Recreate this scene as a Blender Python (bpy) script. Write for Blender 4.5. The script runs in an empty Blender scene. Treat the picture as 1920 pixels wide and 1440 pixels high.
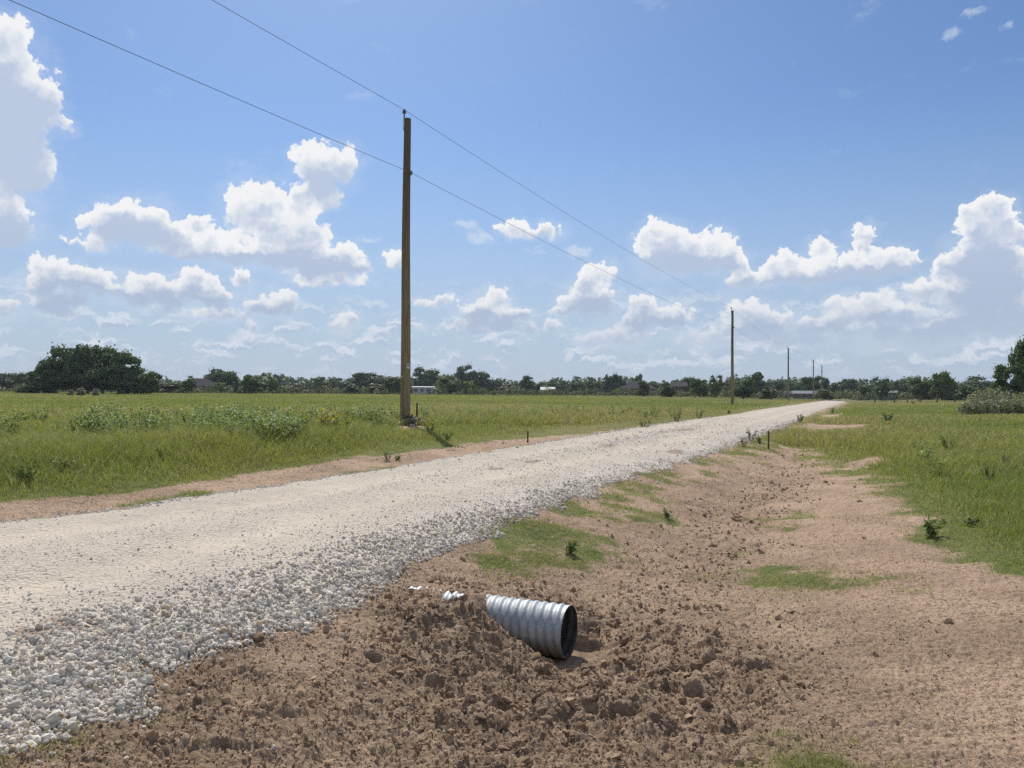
# ------------------------------------------------------------------ camera
import bpy, math, random, os
import numpy as np
from mathutils import Vector, Matrix
scene = bpy.context.scene
random.seed(7); RNG = np.random.default_rng(11)
FPX = 1443.0; EYE = 1.6; PITCH = math.atan(20.0 / FPX); ROLL = 0.0062
fwd = Vector((0, math.cos(PITCH), math.sin(PITCH)))
rgt = Vector((math.cos(ROLL), 0, math.sin(ROLL)))
rgt = (rgt - fwd * rgt.dot(fwd)).normalized()
up = rgt.cross(fwd).normalized()
cam_data = bpy.data.cameras.new("camera")
cam = bpy.data.objects.new("camera", cam_data)
scene.collection.objects.link(cam)
cam_data.sensor_width = 36.0
cam_data.lens = FPX / 1920.0 * 36.0
cam_data.clip_start = 0.05; cam_data.clip_end = 20000
m = Matrix(((rgt.x, up.x, -fwd.x), (rgt.y, up.y, -fwd.y), (rgt.z, up.z, -fwd.z))).to_4x4()
m.translation = (0, 0, EYE)
cam.matrix_world = m
scene.camera = cam


def ray(px, py):
    """world direction seen at a spot of the 1920x1440 survey photo"""
    d = fwd + rgt * ((px - 960) / FPX) + up * ((720 - py) / FPX)
    return d.normalized()


# ------------------------------------------------------------------ node helpers
class NT:
    def __init__(self, tree):
        self.t = tree; self.n = tree.nodes; self.l = tree.links

    def node(self, kind, **kw):
        nd = self.n.new(kind)
        for k, v in kw.items():
            setattr(nd, k, v)
        return nd

    def put(self, sock, v):
        if v is None:
            return
        if hasattr(v, 'is_output'):
            self.l.new(v, sock)
        else:
            sock.default_value = v

    def math(self, op, a, b=None, c=None, clamp=False):
        nd = self.node('ShaderNodeMath', operation=op, use_clamp=clamp)
        for i, v in enumerate((a, b, c)):
            self.put(nd.inputs[i], v)
        return nd.outputs[0]

    def vec(self, op, a, b=None, c=None, out=0):
        nd = self.node('ShaderNodeVectorMath', operation=op)
        for i, v in enumerate((a, b, c)):
            self.put(nd.inputs[i], v)
        return nd.outputs[out]

    def scale(self, a, s):
        nd = self.node('ShaderNodeVectorMath', operation='SCALE')
        self.put(nd.inputs[0], a); self.put(nd.inputs[3], s)
        return nd.outputs[0]

    def noise(self, v, scale, detail=4.0, rough=0.55, dist=0.0, dim='3D', col=False, lac=2.0):
        nd = self.node('ShaderNodeTexNoise', noise_dimensions=dim)
        self.put(nd.inputs['Vector'], v)
        nd.inputs['Scale'].default_value = scale; nd.inputs['Detail'].default_value = detail
        nd.inputs['Roughness'].default_value = rough; nd.inputs['Distortion'].default_value = dist
        nd.inputs['Lacunarity'].default_value = lac
        return nd.outputs['Color' if col else 'Fac']

    def voronoi(self, v, scale, detail=0.0, rough=0.5, dim='3D', feature='F1', out='Distance', lac=2.0):
        nd = self.node('ShaderNodeTexVoronoi', voronoi_dimensions=dim, feature=feature)
        self.put(nd.inputs['Vector'], v)
        nd.inputs['Scale'].default_value = scale
        if 'Detail' in nd.inputs:
            nd.inputs['Detail'].default_value = detail; nd.inputs['Roughness'].default_value = rough
            nd.inputs['Lacunarity'].default_value = lac
        return nd.outputs[out]

    def mix(self, f, a, b):
        nd = self.node('ShaderNodeMix', data_type='RGBA')
        self.put(nd.inputs[0], f); self.put(nd.inputs[6], a); self.put(nd.inputs[7], b)
        return nd.outputs[2]

    def smooth(self, v, lo, hi, a=0.0, b=1.0):
        nd = self.node('ShaderNodeMapRange', interpolation_type='SMOOTHSTEP')
        self.put(nd.inputs[0], v)
        for i, x in enumerate((lo, hi, a, b)):
            self.put(nd.inputs[i + 1], x)
        return nd.outputs[0]

    def lin(self, v, lo, hi, a=0.0, b=1.0):
        nd = self.node('ShaderNodeMapRange')
        self.put(nd.inputs[0], v)
        for i, x in enumerate((lo, hi, a, b)):
            self.put(nd.inputs[i + 1], x)
        return nd.outputs[0]


# ------------------------------------------------------------------ sky with cumulus clouds
SUN_AZ, SUN_EL = math.radians(-14), math.radians(49)
to_sun = Vector((math.sin(SUN_AZ) * math.cos(SUN_EL), math.cos(SUN_AZ) * math.cos(SUN_EL), math.sin(SUN_EL)))
CLOUDS = [  # centre, radii of the lobes of every cloud, surveyed on the photo
    # tall cloud at the left edge
    (-40, 120, 90, 90), (8, 90, 50, 60), (45, 160, 62, 55), (5, 200, 80, 70), (70, 190, 38, 60), (20, 270, 70, 60), (-20, 330, 90, 50),
    (55, 322, 48, 22), (0, 400, 45, 40), (40, 415, 38, 30), (20, 440, 50, 18), (118, 238, 24, 14),
    # two humps left
    (235, 405, 50, 32), (270, 415, 55, 36), (205, 430, 48, 28), (180, 452, 40, 14), (300, 450, 60, 22), (330, 440, 40, 20), (135, 457, 28, 5),
    # great cumulus
    (375, 420, 22, 18), (370, 460, 50, 26), (430, 465, 70, 28), (455, 390, 45, 38), (500, 380, 48, 38), (520, 430, 60, 50), (560, 420, 48, 48),
    (540, 480, 85, 26), (565, 365, 25, 25), (585, 310, 38, 32), (635, 305, 38, 34), (610, 340, 40, 34), (622, 375, 18, 16), (590, 470, 44, 26),
    (640, 485, 40, 22), (672, 498, 28, 16), (600, 500, 60, 12),
    # long bank lower left
    (95, 507, 38, 26), (70, 530, 34, 24), (140, 520, 36, 20), (185, 535, 50, 26), (250, 545, 55, 24), (310, 545, 48, 22), (360, 530, 32, 24),
    (385, 550, 28, 20), (405, 562, 26, 20), (110, 570, 60, 24), (330, 560, 46, 16), (-5, 580, 34, 24), (455, 528, 20, 18), (500, 575, 40, 16),
    (530, 560, 30, 16), (610, 520, 70, 9), (590, 530, 40, 8), (480, 612, 14, 12), (640, 612, 22, 13), (665, 600, 18, 13), (400, 590, 60, 12),
    # small ones mid sky
    (742, 485, 22, 18), (812, 567, 38, 10), (965, 430, 24, 15), (1028, 434, 24, 17), (1000, 440, 40, 9), (784, 612, 12, 10),
    # mid right pair
    (940, 560, 26, 20), (915, 582, 36, 22), (872, 582, 26, 14), (955, 590, 36, 14), (905, 610, 60, 14), (985, 614, 22, 10),
    (1130, 508, 28, 18), (1105, 530, 32, 24), (1085, 565, 42, 22), (1120, 570, 40, 26), (1048, 584, 34, 9), (1040, 610, 20, 14),
    (1205, 572, 34, 18), (1240, 590, 44, 24), (1195, 600, 34, 20), (1165, 630, 50, 18), (1270, 600, 26, 22), (1110, 635, 30, 18),
    # double cumulus
    (1233, 440, 32, 30), (1225, 475, 30, 34), (1262, 455, 38, 32), (1280, 485, 44, 28), (1335, 460, 38, 28), (1355, 478, 34, 26), (1310, 490, 50, 22),
    # long cumulus right
    (1450, 520, 46, 16), (1475, 495, 30, 22), (1510, 510, 50, 24), (1545, 468, 30, 22), (1555, 500, 40, 24), (1600, 495, 46, 26), (1650, 490, 44, 26),
    (1625, 437, 24, 16), (1622, 462, 16, 18), (1690, 500, 26, 16), (1718, 483, 18, 8), (1393, 502, 26, 22), (1385, 525, 30, 22),
    # tower at the right edge
    (1845, 390, 36, 22), (1875, 410, 30, 30), (1835, 425, 36, 30), (1860, 450, 44, 36), (1825, 480, 46, 34), (1795, 505, 44, 30), (1870, 500, 60, 44),
    (1740, 542, 36, 18), (1790, 545, 50, 30), (1850, 560, 70, 44), (1915, 520, 40, 30), (1920, 440, 22, 22), (1925, 590, 60, 40),
    # hazy bank near the horizon, right
    (1400, 585, 46, 24), (1440, 610, 60, 30), (1370, 620, 50, 20), (1570, 570, 34, 18), (1610, 580, 60, 22), (1670, 590, 60, 24), (1560, 610, 70, 22),
    (1700, 630, 90, 24), (1810, 610, 80, 30), (1500, 640, 90, 16), (1640, 560, 40, 14), (1300, 635, 50, 16),
]

BASES = [  # grey undersides and shaded flanks
    (25, 250, 60, 90), (15, 440, 60, 26), (250, 432, 62, 20), (545, 492, 90, 15), (610, 502, 55, 13), (440, 484, 80, 9), (608, 345, 38, 26),
    (112, 572, 62, 42), (330, 566, 90, 14), (200, 556, 60, 12), (520, 590, 60, 14), (1262, 496, 56, 20), (1342, 502, 40, 13), (915, 606, 70, 18), (1122, 580, 46, 24),
    (1490, 534, 70, 10), (1600, 522, 60, 11), (1850, 500, 50, 56), (1885, 600, 80, 46), (1700, 622, 120, 26), (1235, 612, 60, 18), (1450, 620, 80, 22), (1660, 512, 60, 9),
]

WISPS = [(1780, 64, 20, 13), (1888, 44, 20, 11), (1822, 30, 26, 9), (875, 424, 24, 8), (1096, 476, 26, 9), (900, 446, 26, 9), (1076, 470, 20, 8), (1008, 470, 30, 8), (690, 450, 24, 8), (640, 520, 40, 10), (560, 505, 40, 10)]


def make_world():
    w = bpy.data.worlds.new("World"); scene.world = w; w.use_nodes = True
    T = NT(w.node_tree); w.node_tree.nodes.clear()
    sky = T.node('ShaderNodeTexSky', sky_type='NISHITA')
    sky.sun_disc = False
    sky.sun_elevation = SUN_EL; sky.sun_rotation = SUN_AZ
    sky.altitude = 200; sky.air_density = 1.0; sky.dust_density = 0.7; sky.ozone_density = 2.0
    gen = T.node('ShaderNodeTexCoord').outputs['Generated']
    d = T.vec('NORMALIZE', gen)
    sx = T.node('ShaderNodeSeparateXYZ'); T.put(sx.inputs[0], d)
    az = T.math('MULTIPLY', T.math('ARCTAN2', sx.outputs[0], sx.outputs[1]), 57.2958)
    el = T.math('MULTIPLY', T.math('ARCSINE', sx.outputs[2]), 57.2958)
    cmb = T.node('ShaderNodeCombineXYZ'); T.put(cmb.inputs[0], az); T.put(cmb.inputs[1], el)
    P = cmb.outputs[0]
    # billowing displacement of the sky coordinates
    w1 = T.vec('SUBTRACT', T.noise(P, 0.42, 2.0, 0.5, dim='2D', col=True), (0.5, 0.5, 0.5))
    w2 = T.vec('SUBTRACT', T.noise(P, 1.5, 4.0, 0.6, dim='2D', col=True), (0.5, 0.5, 0.5))
    Pw = T.vec('ADD', P, T.vec('ADD', T.vec('MULTIPLY', w1, (1.6, 1.2, 0)), T.vec('MULTIPLY', w2, (1.05, 0.9, 0))))
    K = 2.2

    def angles(px, py, rx, ry):
        v = ray(px, py)
        a = math.degrees(math.atan2(v.x, v.y)); e = math.degrees(math.asin(v.z))
        s = FPX * math.pi / 180
        c = math.cos(math.radians(a))
        return (a, e, rx * 1.12 / s * c * c, ry * 1.12 / s * c)
    lob = [angles(*q) for q in CLOUDS]; dark = [angles(*q) for q in BASES]; wisp = [angles(*q) for q in WISPS]

    def billow(vec, dv, dn):
        b = T.voronoi(vec, 0.62, dv, 0.5, dim='2D', lac=2.1)
        f = T.noise(vec, 0.8, dn, 0.58, dim='2D')
        return T.math('ADD', T.math('MULTIPLY', T.math('SUBTRACT', 0.45, b), 0.9), T.math('MULTIPLY', T.math('SUBTRACT', f, 0.5), 1.2))
    Pb = T.vec('ADD', P, T.vec('MULTIPLY', w2, (0.7, 0.7, 0)))
    b0 = billow(Pb, 3.5, 6.0)
    b1 = billow(T.vec('ADD', Pb, (-0.14, 0.36, 0)), 3.0, 4.0)
    fine = T.math('MULTIPLY', T.math('SUBTRACT', b0, b1), 0.62)
    lo = T.math('MULTIPLY', T.smooth(el, 0.4, 6.0, 0.10, 1.0), 0.97)
    hz = (0.44, 0.53, 0.66, 1)
    shade = T.mix(T.smooth(el, 2.0, 14.0), (0.40, 0.49, 0.655, 1), (0.50, 0.59, 0.75, 1))
    lit = (0.91, 0.915, 0.925, 1)
    hzf = T.smooth(el, 1.0, 10.0, 0.62, 0.0)
    skyc = T.vec('MULTIPLY', sky.outputs[0], SKY_MUL)
    skyc = T.mix(T.smooth(el, -1.0, 21.0, 0.90, 0.0), skyc, (0.445, 0.535, 0.67, 1))
    lowsoft = T.lin(el, 2.0, 9.0, 0.6, 0.0)

    def background(col):
        bg = T.node('ShaderNodeBackground'); T.put(bg.inputs[0], T.scale(col, 1 / SKY_STR)); bg.inputs[1].default_value = SKY_STR
        return bg.outputs[0]

    # thin distant puffs low over the horizon
    Pl = T.vec('MULTIPLY', Pw, (0.75, 1.9, 0))
    n_ = T.noise(Pl, 0.36, 5.0, 0.60, dim='2D')
    nb_ = T.noise(T.vec('ADD', Pl, (-0.1, 0.55, 0)), 0.36, 3.0, 0.60, dim='2D')
    band = T.math('MULTIPLY', T.smooth(el, 0.8, 3.2), T.smooth(el, 9.5, 4.5))
    cov2 = T.math('MULTIPLY', T.math('MULTIPLY', T.smooth(n_, 0.46, 0.64), band), 0.70)
    col2 = T.mix(T.smooth(T.math('SUBTRACT', n_, nb_), -0.10, 0.10), (0.42, 0.52, 0.68, 1), (0.74, 0.78, 0.85, 1))
    skyl = T.mix(cov2, skyc, col2)
    veil = T.math('MULTIPLY', T.noise(T.vec('MULTIPLY', P, (0.7, 1.4, 0)), 0.33, 5.0, 0.62, dim='2D'), 1.0)

    def sector(lobes, shades, wisps):
        acc = None
        for (a, e, rx_, ry_) in lobes:
            fx, fy = 1 / rx_, 1 / ry_
            q = T.vec('MULTIPLY_ADD', Pw, (fx, fy, 0), (-a * fx, -e * fy, 1))
            dd = T.vec('DOT_PRODUCT', q, q, out=1)
            wgt = T.math('POWER', math.exp(-K), dd)
            sc_ = T.scale(q, wgt)
            acc = T.vec('ADD', sc_, acc if acc is not None else (0, 0, 1e-9))
        sh = None
        for (a, e, rx_, ry_) in shades:
            fx, fy = 1 / rx_, 1 / ry_
            q = T.vec('MULTIPLY_ADD', Pw, (fx, fy, 0), (-a * fx, -e * fy, 0))
            sh = T.math('ADD', T.math('POWER', 0.35, T.vec('DOT_PRODUCT', q, q, out=1)), sh if sh is not None else 0.0)
        s3 = T.node('ShaderNodeSeparateXYZ'); T.put(s3.inputs[0], acc)
        W = s3.outputs[2]
        D = T.math('MULTIPLY_ADD', T.math('LOGARITHM', T.math('MULTIPLY', W, math.exp(K)), math.e), 1 / K, 1.0)
        nx = T.math('DIVIDE', s3.outputs[0], W); ny = T.math('DIVIDE', s3.outputs[1], W)
        D = T.math('MINIMUM', D, 1.3)
        Df = T.math('ADD', T.math('ADD', D, T.math('MULTIPLY', b0, T.lin(ny, -1.0, 0.0, 0.45, 1.0))), 0.22)
        soft = T.math('ADD', T.lin(ny, -0.9, 0.3, 0.95, 0.23), lowsoft)
        cov = T.math('MULTIPLY', T.smooth(T.math('DIVIDE', Df, soft), 0.0, 1.0), lo)
        form = T.math('ADD', T.math('MULTIPLY', ny, 0.62), T.math('MULTIPLY', nx, -0.12))
        edge = T.smooth(Df, 1.3, 0.1, -0.22, 0.34)
        L = T.math('ADD', T.math('ADD', form, T.math('ADD', fine, edge)), 0.06)
        if sh is not None:
            L = T.math('SUBTRACT', L, T.math('MULTIPLY', T.math('MINIMUM', sh, 1.0), T.math('MULTIPLY_ADD', b1, -0.45, 0.78)))
        ccol = T.mix(T.smooth(L, -0.6, 0.5), shade, lit)
        halo = T.math('MULTIPLY', T.smooth(T.math('ADD', D, T.math('MULTIPLY', T.math('SUBTRACT', veil, 0.5), 5.0)), -1.6, 1.0), 0.20)
        under = T.mix(T.math('MULTIPLY', halo, T.smooth(D, -3.0, -0.3)), skyl, (0.72, 0.78, 0.88, 1))
        ws = None
        for (a, e, rx_, ry_) in wisps:
            fx, fy = 1 / rx_, 1 / ry_
            q = T.vec('MULTIPLY_ADD', Pw, (fx, fy, 0), (-a * fx, -e * fy, 0))
            ws = T.math('ADD', T.math('POWER', 0.30, T.vec('DOT_PRODUCT', q, q, out=1)), ws if ws is not None else 0.0)
        if ws is not None:
            under = T.mix(T.math('MULTIPLY', T.smooth(T.math('ADD', ws, T.math('MULTIPLY', T.math('SUBTRACT', veil, 0.5), 2.0)), 0.25, 1.1), 0.42), under, (0.78, 0.83, 0.90, 1))
        return background(T.mix(cov, under, T.mix(hzf, ccol, hz)))

    def mixsh(f, a, b):
        nd = T.node('ShaderNodeMixShader'); T.put(nd.inputs[0], f); T.l.new(a, nd.inputs[1]); T.l.new(b, nd.inputs[2])
        return nd.outputs[0]
    edges = [-60, -27, -20, -12, 2, 12, 20, 26, 60]

    def build(i, j):
        if j - i == 1:
            lo_, hi_ = edges[i], edges[j]
            near = lambda q: lo_ - 4 - 1.6 * q[2] < q[0] < hi_ + 4 + 1.6 * q[2]
            return sector([q for q in lob if near(q)], [q for q in dark if near(q)], [q for q in wisp if near(q)])
        k = (i + j) // 2
        return mixsh(T.math('GREATER_THAN', az, edges[k]), build(i, k), build(k, j))
    clouds = build(0, len(edges) - 1)
    inside = T.math('MULTIPLY', T.math('LESS_THAN', T.math('ABSOLUTE', az), 50.0), T.math('MULTIPLY', T.math('GREATER_THAN', el, 0.0), T.math('LESS_THAN', el, 38.0)))
    # scattered cumulus over the unseen rest of the sky, added to whiten the fill light
    cn = T.noise(T.vec('MULTIPLY', d, (1, 1, 2.2)), 3.1, 5.0, 0.6)
    rest = T.mix(T.math('MULTIPLY', T.smooth(cn, 0.47, 0.60), T.smooth(el, 0.0, 8.0, 0.2, 0.9)), skyl, (0.90, 0.90, 0.90, 1))
    fin = mixsh(inside, background(rest), clouds)
    out = T.node('ShaderNodeOutputWorld'); T.l.new(fin, out.inputs[0])
    w.cycles.sampling_method = 'MANUAL'; w.cycles.sample_map_resolution = 512


SKY_STR = 0.12
SKY_MUL = (0.070, 0.086, 0.105)
make_world()
sun_d = bpy.data.lights.new("sun", 'SUN'); sun_d.energy = 4.6; sun_d.angle = math.radians(0.53); sun_d.color = (1.0, 0.95, 0.86)
sun = bpy.data.objects.new("sun", sun_d); scene.collection.objects.link(sun)
sun.rotation_euler = to_sun.to_track_quat('Z', 'Y').to_euler()
scene.view_settings.view_transform = 'Standard'; scene.view_settings.look = 'None'
scene.view_settings.exposure = 0.0; scene.view_settings.gamma = 1.0

# ------------------------------------------------------------------ numpy noise
def sstep(lo, hi, v):
    t = np.clip((v - lo) / (hi - lo), 0, 1)
    return t * t * (3 - 2 * t)


def hsh(ix, iy, seed):
    h = (ix.astype(np.int64) * 374761393 + iy.astype(np.int64) * 668265263 + seed * 974634777) & 0xFFFFFFFF
    h = ((h ^ (h >> 13)) * 1274126177) & 0xFFFFFFFF
    h = ((h ^ (h >> 16)) * 2246822519) & 0xFFFFFFFF
    return ((h ^ (h >> 15)) & 0xFFFFFF) / 16777215.0


def vnoise(x, y, seed=0):
    ix = np.floor(x); iy = np.floor(y); fx = x - ix; fy = y - iy
    fx = fx * fx * fx * (fx * (fx * 6 - 15) + 10); fy = fy * fy * fy * (fy * (fy * 6 - 15) + 10)
    a = hsh(ix, iy, seed); b = hsh(ix + 1, iy, seed); c = hsh(ix, iy + 1, seed); d = hsh(ix + 1, iy + 1, seed)
    return (a + (b - a) * fx) * (1 - fy) + (c + (d - c) * fx) * fy


def fbm(x, y, octv=4, seed=0, rough=0.5):
    s = 0; amp = 1.0; tot = 0
    for o in range(octv):
        s = s + amp * vnoise(x * 2.03 ** o + 17.3 * o, y * 2.03 ** o - 9.1 * o, seed + o)
        tot += amp; amp *= rough
    return s / tot - 0.5


def worley(x, y, seed=0):
    ix = np.floor(x); iy = np.floor(y)
    f1 = np.full(x.shape, 9.0); f2 = np.full(x.shape, 9.0); idr = np.zeros(x.shape)
    for dx in (-1, 0, 1):
        for dy in (-1, 0, 1):
            jx = ix + dx; jy = iy + dy
            px = jx + hsh(jx, jy, seed); py = jy + hsh(jx, jy, seed + 91)
            d = np.hypot(px - x, py - y)
            r = hsh(jx, jy, seed + 177)
            closer = d < f1
            f2 = np.where(closer, f1, np.minimum(f2, d))
            idr = np.where(closer, r, idr)
            f1 = np.where(closer, d, f1)
    return f1, f2, idr


# ------------------------------------------------------------------ lie of the land
TH = math.atan(0.4601)
UX, UY = math.sin(TH), math.cos(TH)          # along the road
NX, NY = -UY, UX                             # to the left of it


def A_(x, y): return x * NX + y * NY
def S_(x, y): return x * UX + y * UY
def XY(a, s): return a * NX + s * UX, a * NY + s * UY


AT = np.arange(-60, 60, 0.05)


def profile(pts):
    p = np.array(pts); v = np.interp(AT, p[:, 0], p[:, 1])
    k = np.hanning(13); k /= k.sum()
    return np.convolve(np.pad(v, 6, mode='edge'), k, mode='valid')


NEARP = profile([(-60, 1.0), (-30, 1.05), (-12, 1.2), (-6, 1.36), (-3, 1.48), (-1, 1.58), (0, 1.66), (1, 1.76), (1.95, 1.83), (2.3, 1.78), (2.65, 1.65),
                 (3.0, 1.585), (3.3, 1.54), (3.65, 1.45), (4.2, 1.34), (5.5, 1.24), (7.0, 1.23), (7.7, 1.25), (8.3, 1.21), (10, 1.1), (14, 1.03), (60, 1.0)])
FARP = profile([(-60, 0.95), (-30, 1.0), (-12, 1.08), (-6, 1.15), (-3, 1.22), (0, 1.30), (2, 1.36), (3, 1.30), (3.65, 1.24), (4.5, 1.15), (5.5, 1.10), (7, 1.08),
                (7.7, 1.11), (8.3, 1.10), (14, 1.02), (60, 1.0)])
MOUTH = np.array((0.438, 5.75)); PIPE_Z = -0.161; PIPE_R = 0.19
MA, MS = A_(*MOUTH), S_(*MOUTH)


def base_z(x, y):
    x = np.asarray(x, float); y = np.asarray(y, float)
    a = A_(x, y); s = S_(x, y); d = np.hypot(x, y)
    w = sstep(10, 55, s)
    ac = np.clip(a, -59, 59)
    h = np.interp(ac, AT, NEARP) * (1 - w) + np.interp(ac, AT, FARP) * w
    rise = (0.32 + 0.55 * sstep(14, 60, a)) * sstep(40, 230, d) * sstep(-40, 20, y)
    z = EYE - h + rise
    z = z - 0.15 * np.exp(-((a - MA + 0.15) / 0.42) ** 2 - ((s - MS) / 0.6) ** 2)
    z = z + 0.06 * np.exp(-((a - MA - 0.75) / 0.35) ** 2 - ((s - MS + 0.35) / 0.3) ** 2)
    return z


def gp(px, py, it=40):
    """point of the land seen at a spot of the photo"""
    v = ray(px, py); t = 3.0
    lo, hi = 1.0, 900.0
    ts = np.concatenate([np.linspace(1, 60, 1200), np.geomspace(60, 900, 900)])
    zz = EYE + v.z * ts - base_z(v.x * ts, v.y * ts)
    k = np.argmax(zz < 0)
    if k == 0:
        return np.array((v.x * 300, v.y * 300))
    t0, t1 = ts[k - 1], ts[k]; z0, z1 = zz[k - 1], zz[k]
    t = t0 + (t1 - t0) * z0 / (z0 - z1)
    return np.array((v.x * t, v.y * t))


def at(px, dist):
    """ground point in the direction of a photo column at a given depth"""
    v = ray(px, 742); k = dist / v.y
    return np.array((v.x * k, v.y * k))


def poly(pts): return np.array([gp(*p) for p in pts])


def polydist(x, y, P):
    """signed distance, positive inside"""
    d = np.full(x.shape, 1e9); ins = np.zeros(x.shape, bool)
    n = len(P)
    for i in range(n):
        x0, y0 = P[i]; x1, y1 = P[(i + 1) % n]
        ex, ey = x1 - x0, y1 - y0; L = ex * ex + ey * ey + 1e-12
        t = np.clip(((x - x0) * ex + (y - y0) * ey) / L, 0, 1)
        d = np.minimum(d, np.hypot(x - x0 - t * ex, y - y0 - t * ey))
        c = ((y0 > y) != (y1 > y)) & (x < (x1 - x0) * (y - y0) / ((y1 - y0) + 1e-12) + x0)
        ins ^= c
    return np.where(ins, d, -d)


RE = np.array([gp(*p) for p in [(20, 1400), (100, 1352), (230, 1292), (330, 1240), (430, 1212), (500, 1172), (620, 1122), (720, 1080), (860, 1012), (960, 972), (1060, 937),
                                (1180, 896), (1290, 864), (1400, 826), (1500, 789), (1560, 769)]])
LE = np.array([gp(*p) for p in [(0, 984), (200, 957), (320, 941), (480, 918), (605, 897), (755, 875), (860, 858), (960, 840), (1100, 817), (1273, 791), (1400, 776)]])
RS, RA = S_(RE[:, 0], RE[:, 1]), A_(RE[:, 0], RE[:, 1])
LS, LA = S_(LE[:, 0], LE[:, 1]), A_(LE[:, 0], LE[:, 1])
o_ = np.argsort(RS); RS, RA = RS[o_], RA[o_]; o_ = np.argsort(LS); LS, LA = LS[o_], LA[o_]
ROAD_END = 172.0


def edge_wob(x, y): return fbm(x * 1.6, y * 1.6, 4, 41) * 0.5 + fbm(x * 9, y * 9, 2, 44) * 0.16


def road_edges(s):
    r = np.interp(s, RS, RA); l = np.interp(s, LS, LA)
    w = sstep(35, 70, s)
    return r * (1 - w) + 3.6 * w, l * (1 - w) + 7.7 * w


G_RIGHT = poly([(2100, 1200), (1920, 1112), (1850, 1072), (1790, 1022), (1730, 985), (1690, 940), (1640, 905), (1560, 872), (1500, 842), (1440, 830), (1370, 862), (1315, 868),
                (1420, 812), (1500, 786)])
xe, ye = XY(3.0, 165.0)
G_RIGHT = np.vstack([G_RIGHT, [(xe, ye), (xe + 300, ye + 60), (300, 0), (30, -30), (6, -6)]])
G_PATCH = [poly(p) for p in (
    [(850, 1052), (900, 1010), (1060, 945), (1180, 905), (1280, 872), (1300, 880), (1190, 930), (1160, 965), (1050, 978), (1010, 1048), (900, 1068)],
    [(1395, 1052), (1450, 1058), (1530, 1078), (1625, 1098), (1600, 1114), (1520, 1105), (1400, 1082)],
    [(1445, 990), (1530, 966), (1545, 980), (1480, 1000)], [(1090, 1036), (1160, 1030), (1155, 1044), (1095, 1052)],
    [(1225, 966), (1262, 958), (1270, 975), (1235, 980)], [(1480, 1425), (1560, 1405), (1720, 1430), (1720, 1480), (1450, 1480)],
    [(-40, 1345), (70, 1375), (50, 1410), (10, 1450), (-60, 1450)], [(660, 890), (760, 872), (800, 868), (690, 888)], [(240, 945), (380, 930), (400, 936), (250, 952)])]
D_PATCH = [poly(p) for p in ([(1485, 802), (1520, 794), (1640, 796), (1610, 809), (1520, 811)], [(1540, 778), (1580, 775), (1575, 785), (1540, 786)],
                             [(1585, 868), (1650, 852), (1670, 862), (1600, 880)], [(600, 868), (700, 846), (720, 852), (640, 874)], [(738, 800), (765, 795), (800, 799), (808, 808), (770, 813), (742, 808)])]
PITS = [(gp(*q), r_, d_) for q, r_, d_ in (((925, 1206), 0.07, 0.08), ((952, 1262), 0.07, 0.09), ((1020, 1268), 0.07, 0.09), ((1100, 1222), 0.07, 0.05), ((1165, 1252), 0.08, 0.12), ((1262, 1262), 0.08, 0.12),
                                             ((1352, 1276), 0.07, 0.10), ((815, 1288), 0.05, 0.07), ((1300, 1310), 0.05, 0.07), ((940, 1330), 0.05, 0.06), ((700, 1230), 0.05, 0.05), ((1215, 1205), 0.06, 0.06), ((1110, 1330), 0.05, 0.06))]


def masks(x, y):
    a = A_(x, y); s = S_(x, y)
    n = fbm(x * 1.7, y * 1.7, 4, 5) * 2; n2 = fbm(x * 0.35, y * 0.35, 3, 25) * 2
    aR, aL = road_edges(s)
    strip = 1.20 - 0.95 * sstep(14, 26, s)
    left = sstep(-0.15, 0.25, a - aL - strip + n * 0.22 + n2 * 0.2)
    g = polydist(x, y, G_RIGHT)
    soft = np.clip(0.02 * np.hypot(x, y), 0.1, 0.6)
    right = sstep(-1, 1, (g + n * 0.45 * np.clip(np.hypot(x, y) / 8, 0.4, 3) + n2 * 0.3) / (soft * 2.2))
    right = right * (a < aR + 0.35)
    near = np.hypot(x, y) < 90
    for P in G_PATCH:
        right = np.maximum(right, np.where(near, 0.74 * sstep(-0.42, 0.33, polydist(x, y, P) + n * 0.9), 0))
    gr = np.maximum(left, right)
    bare = np.zeros_like(gr)
    for P in D_PATCH:
        bare = np.maximum(bare, sstep(-0.3, 0.3, polydist(x, y, P) + n * 0.35))
    gr = np.maximum(gr, sstep(158, 166, s))
    gr = gr * (1 - 0.92 * bare)
    clod = np.exp(-((a - 1.8) / 1.55) ** 2 - ((s - 4.7) / 1.65) ** 2)
    clod = np.maximum(clod, 0.40 * np.exp(-((a - 1.7) / 0.85) ** 2) * sstep(34, 10, s))
    clod = np.maximum(clod, 0.30 * sstep(-0.6, 0.8, a) * sstep(5.5, 3.5, s))
    clod = np.clip(clod * (1 + 1.2 * n2) + 0.16 + 0.10 * sstep(0.3, 1.5, a) + 0.30 * n, 0.06, 1.15) * (a < aR + 0.2)
    clod = np.where(a > aL, np.clip(0.30 + 0.5 * n, 0.05, 1.0), clod)
    return gr, clod, bare


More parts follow.
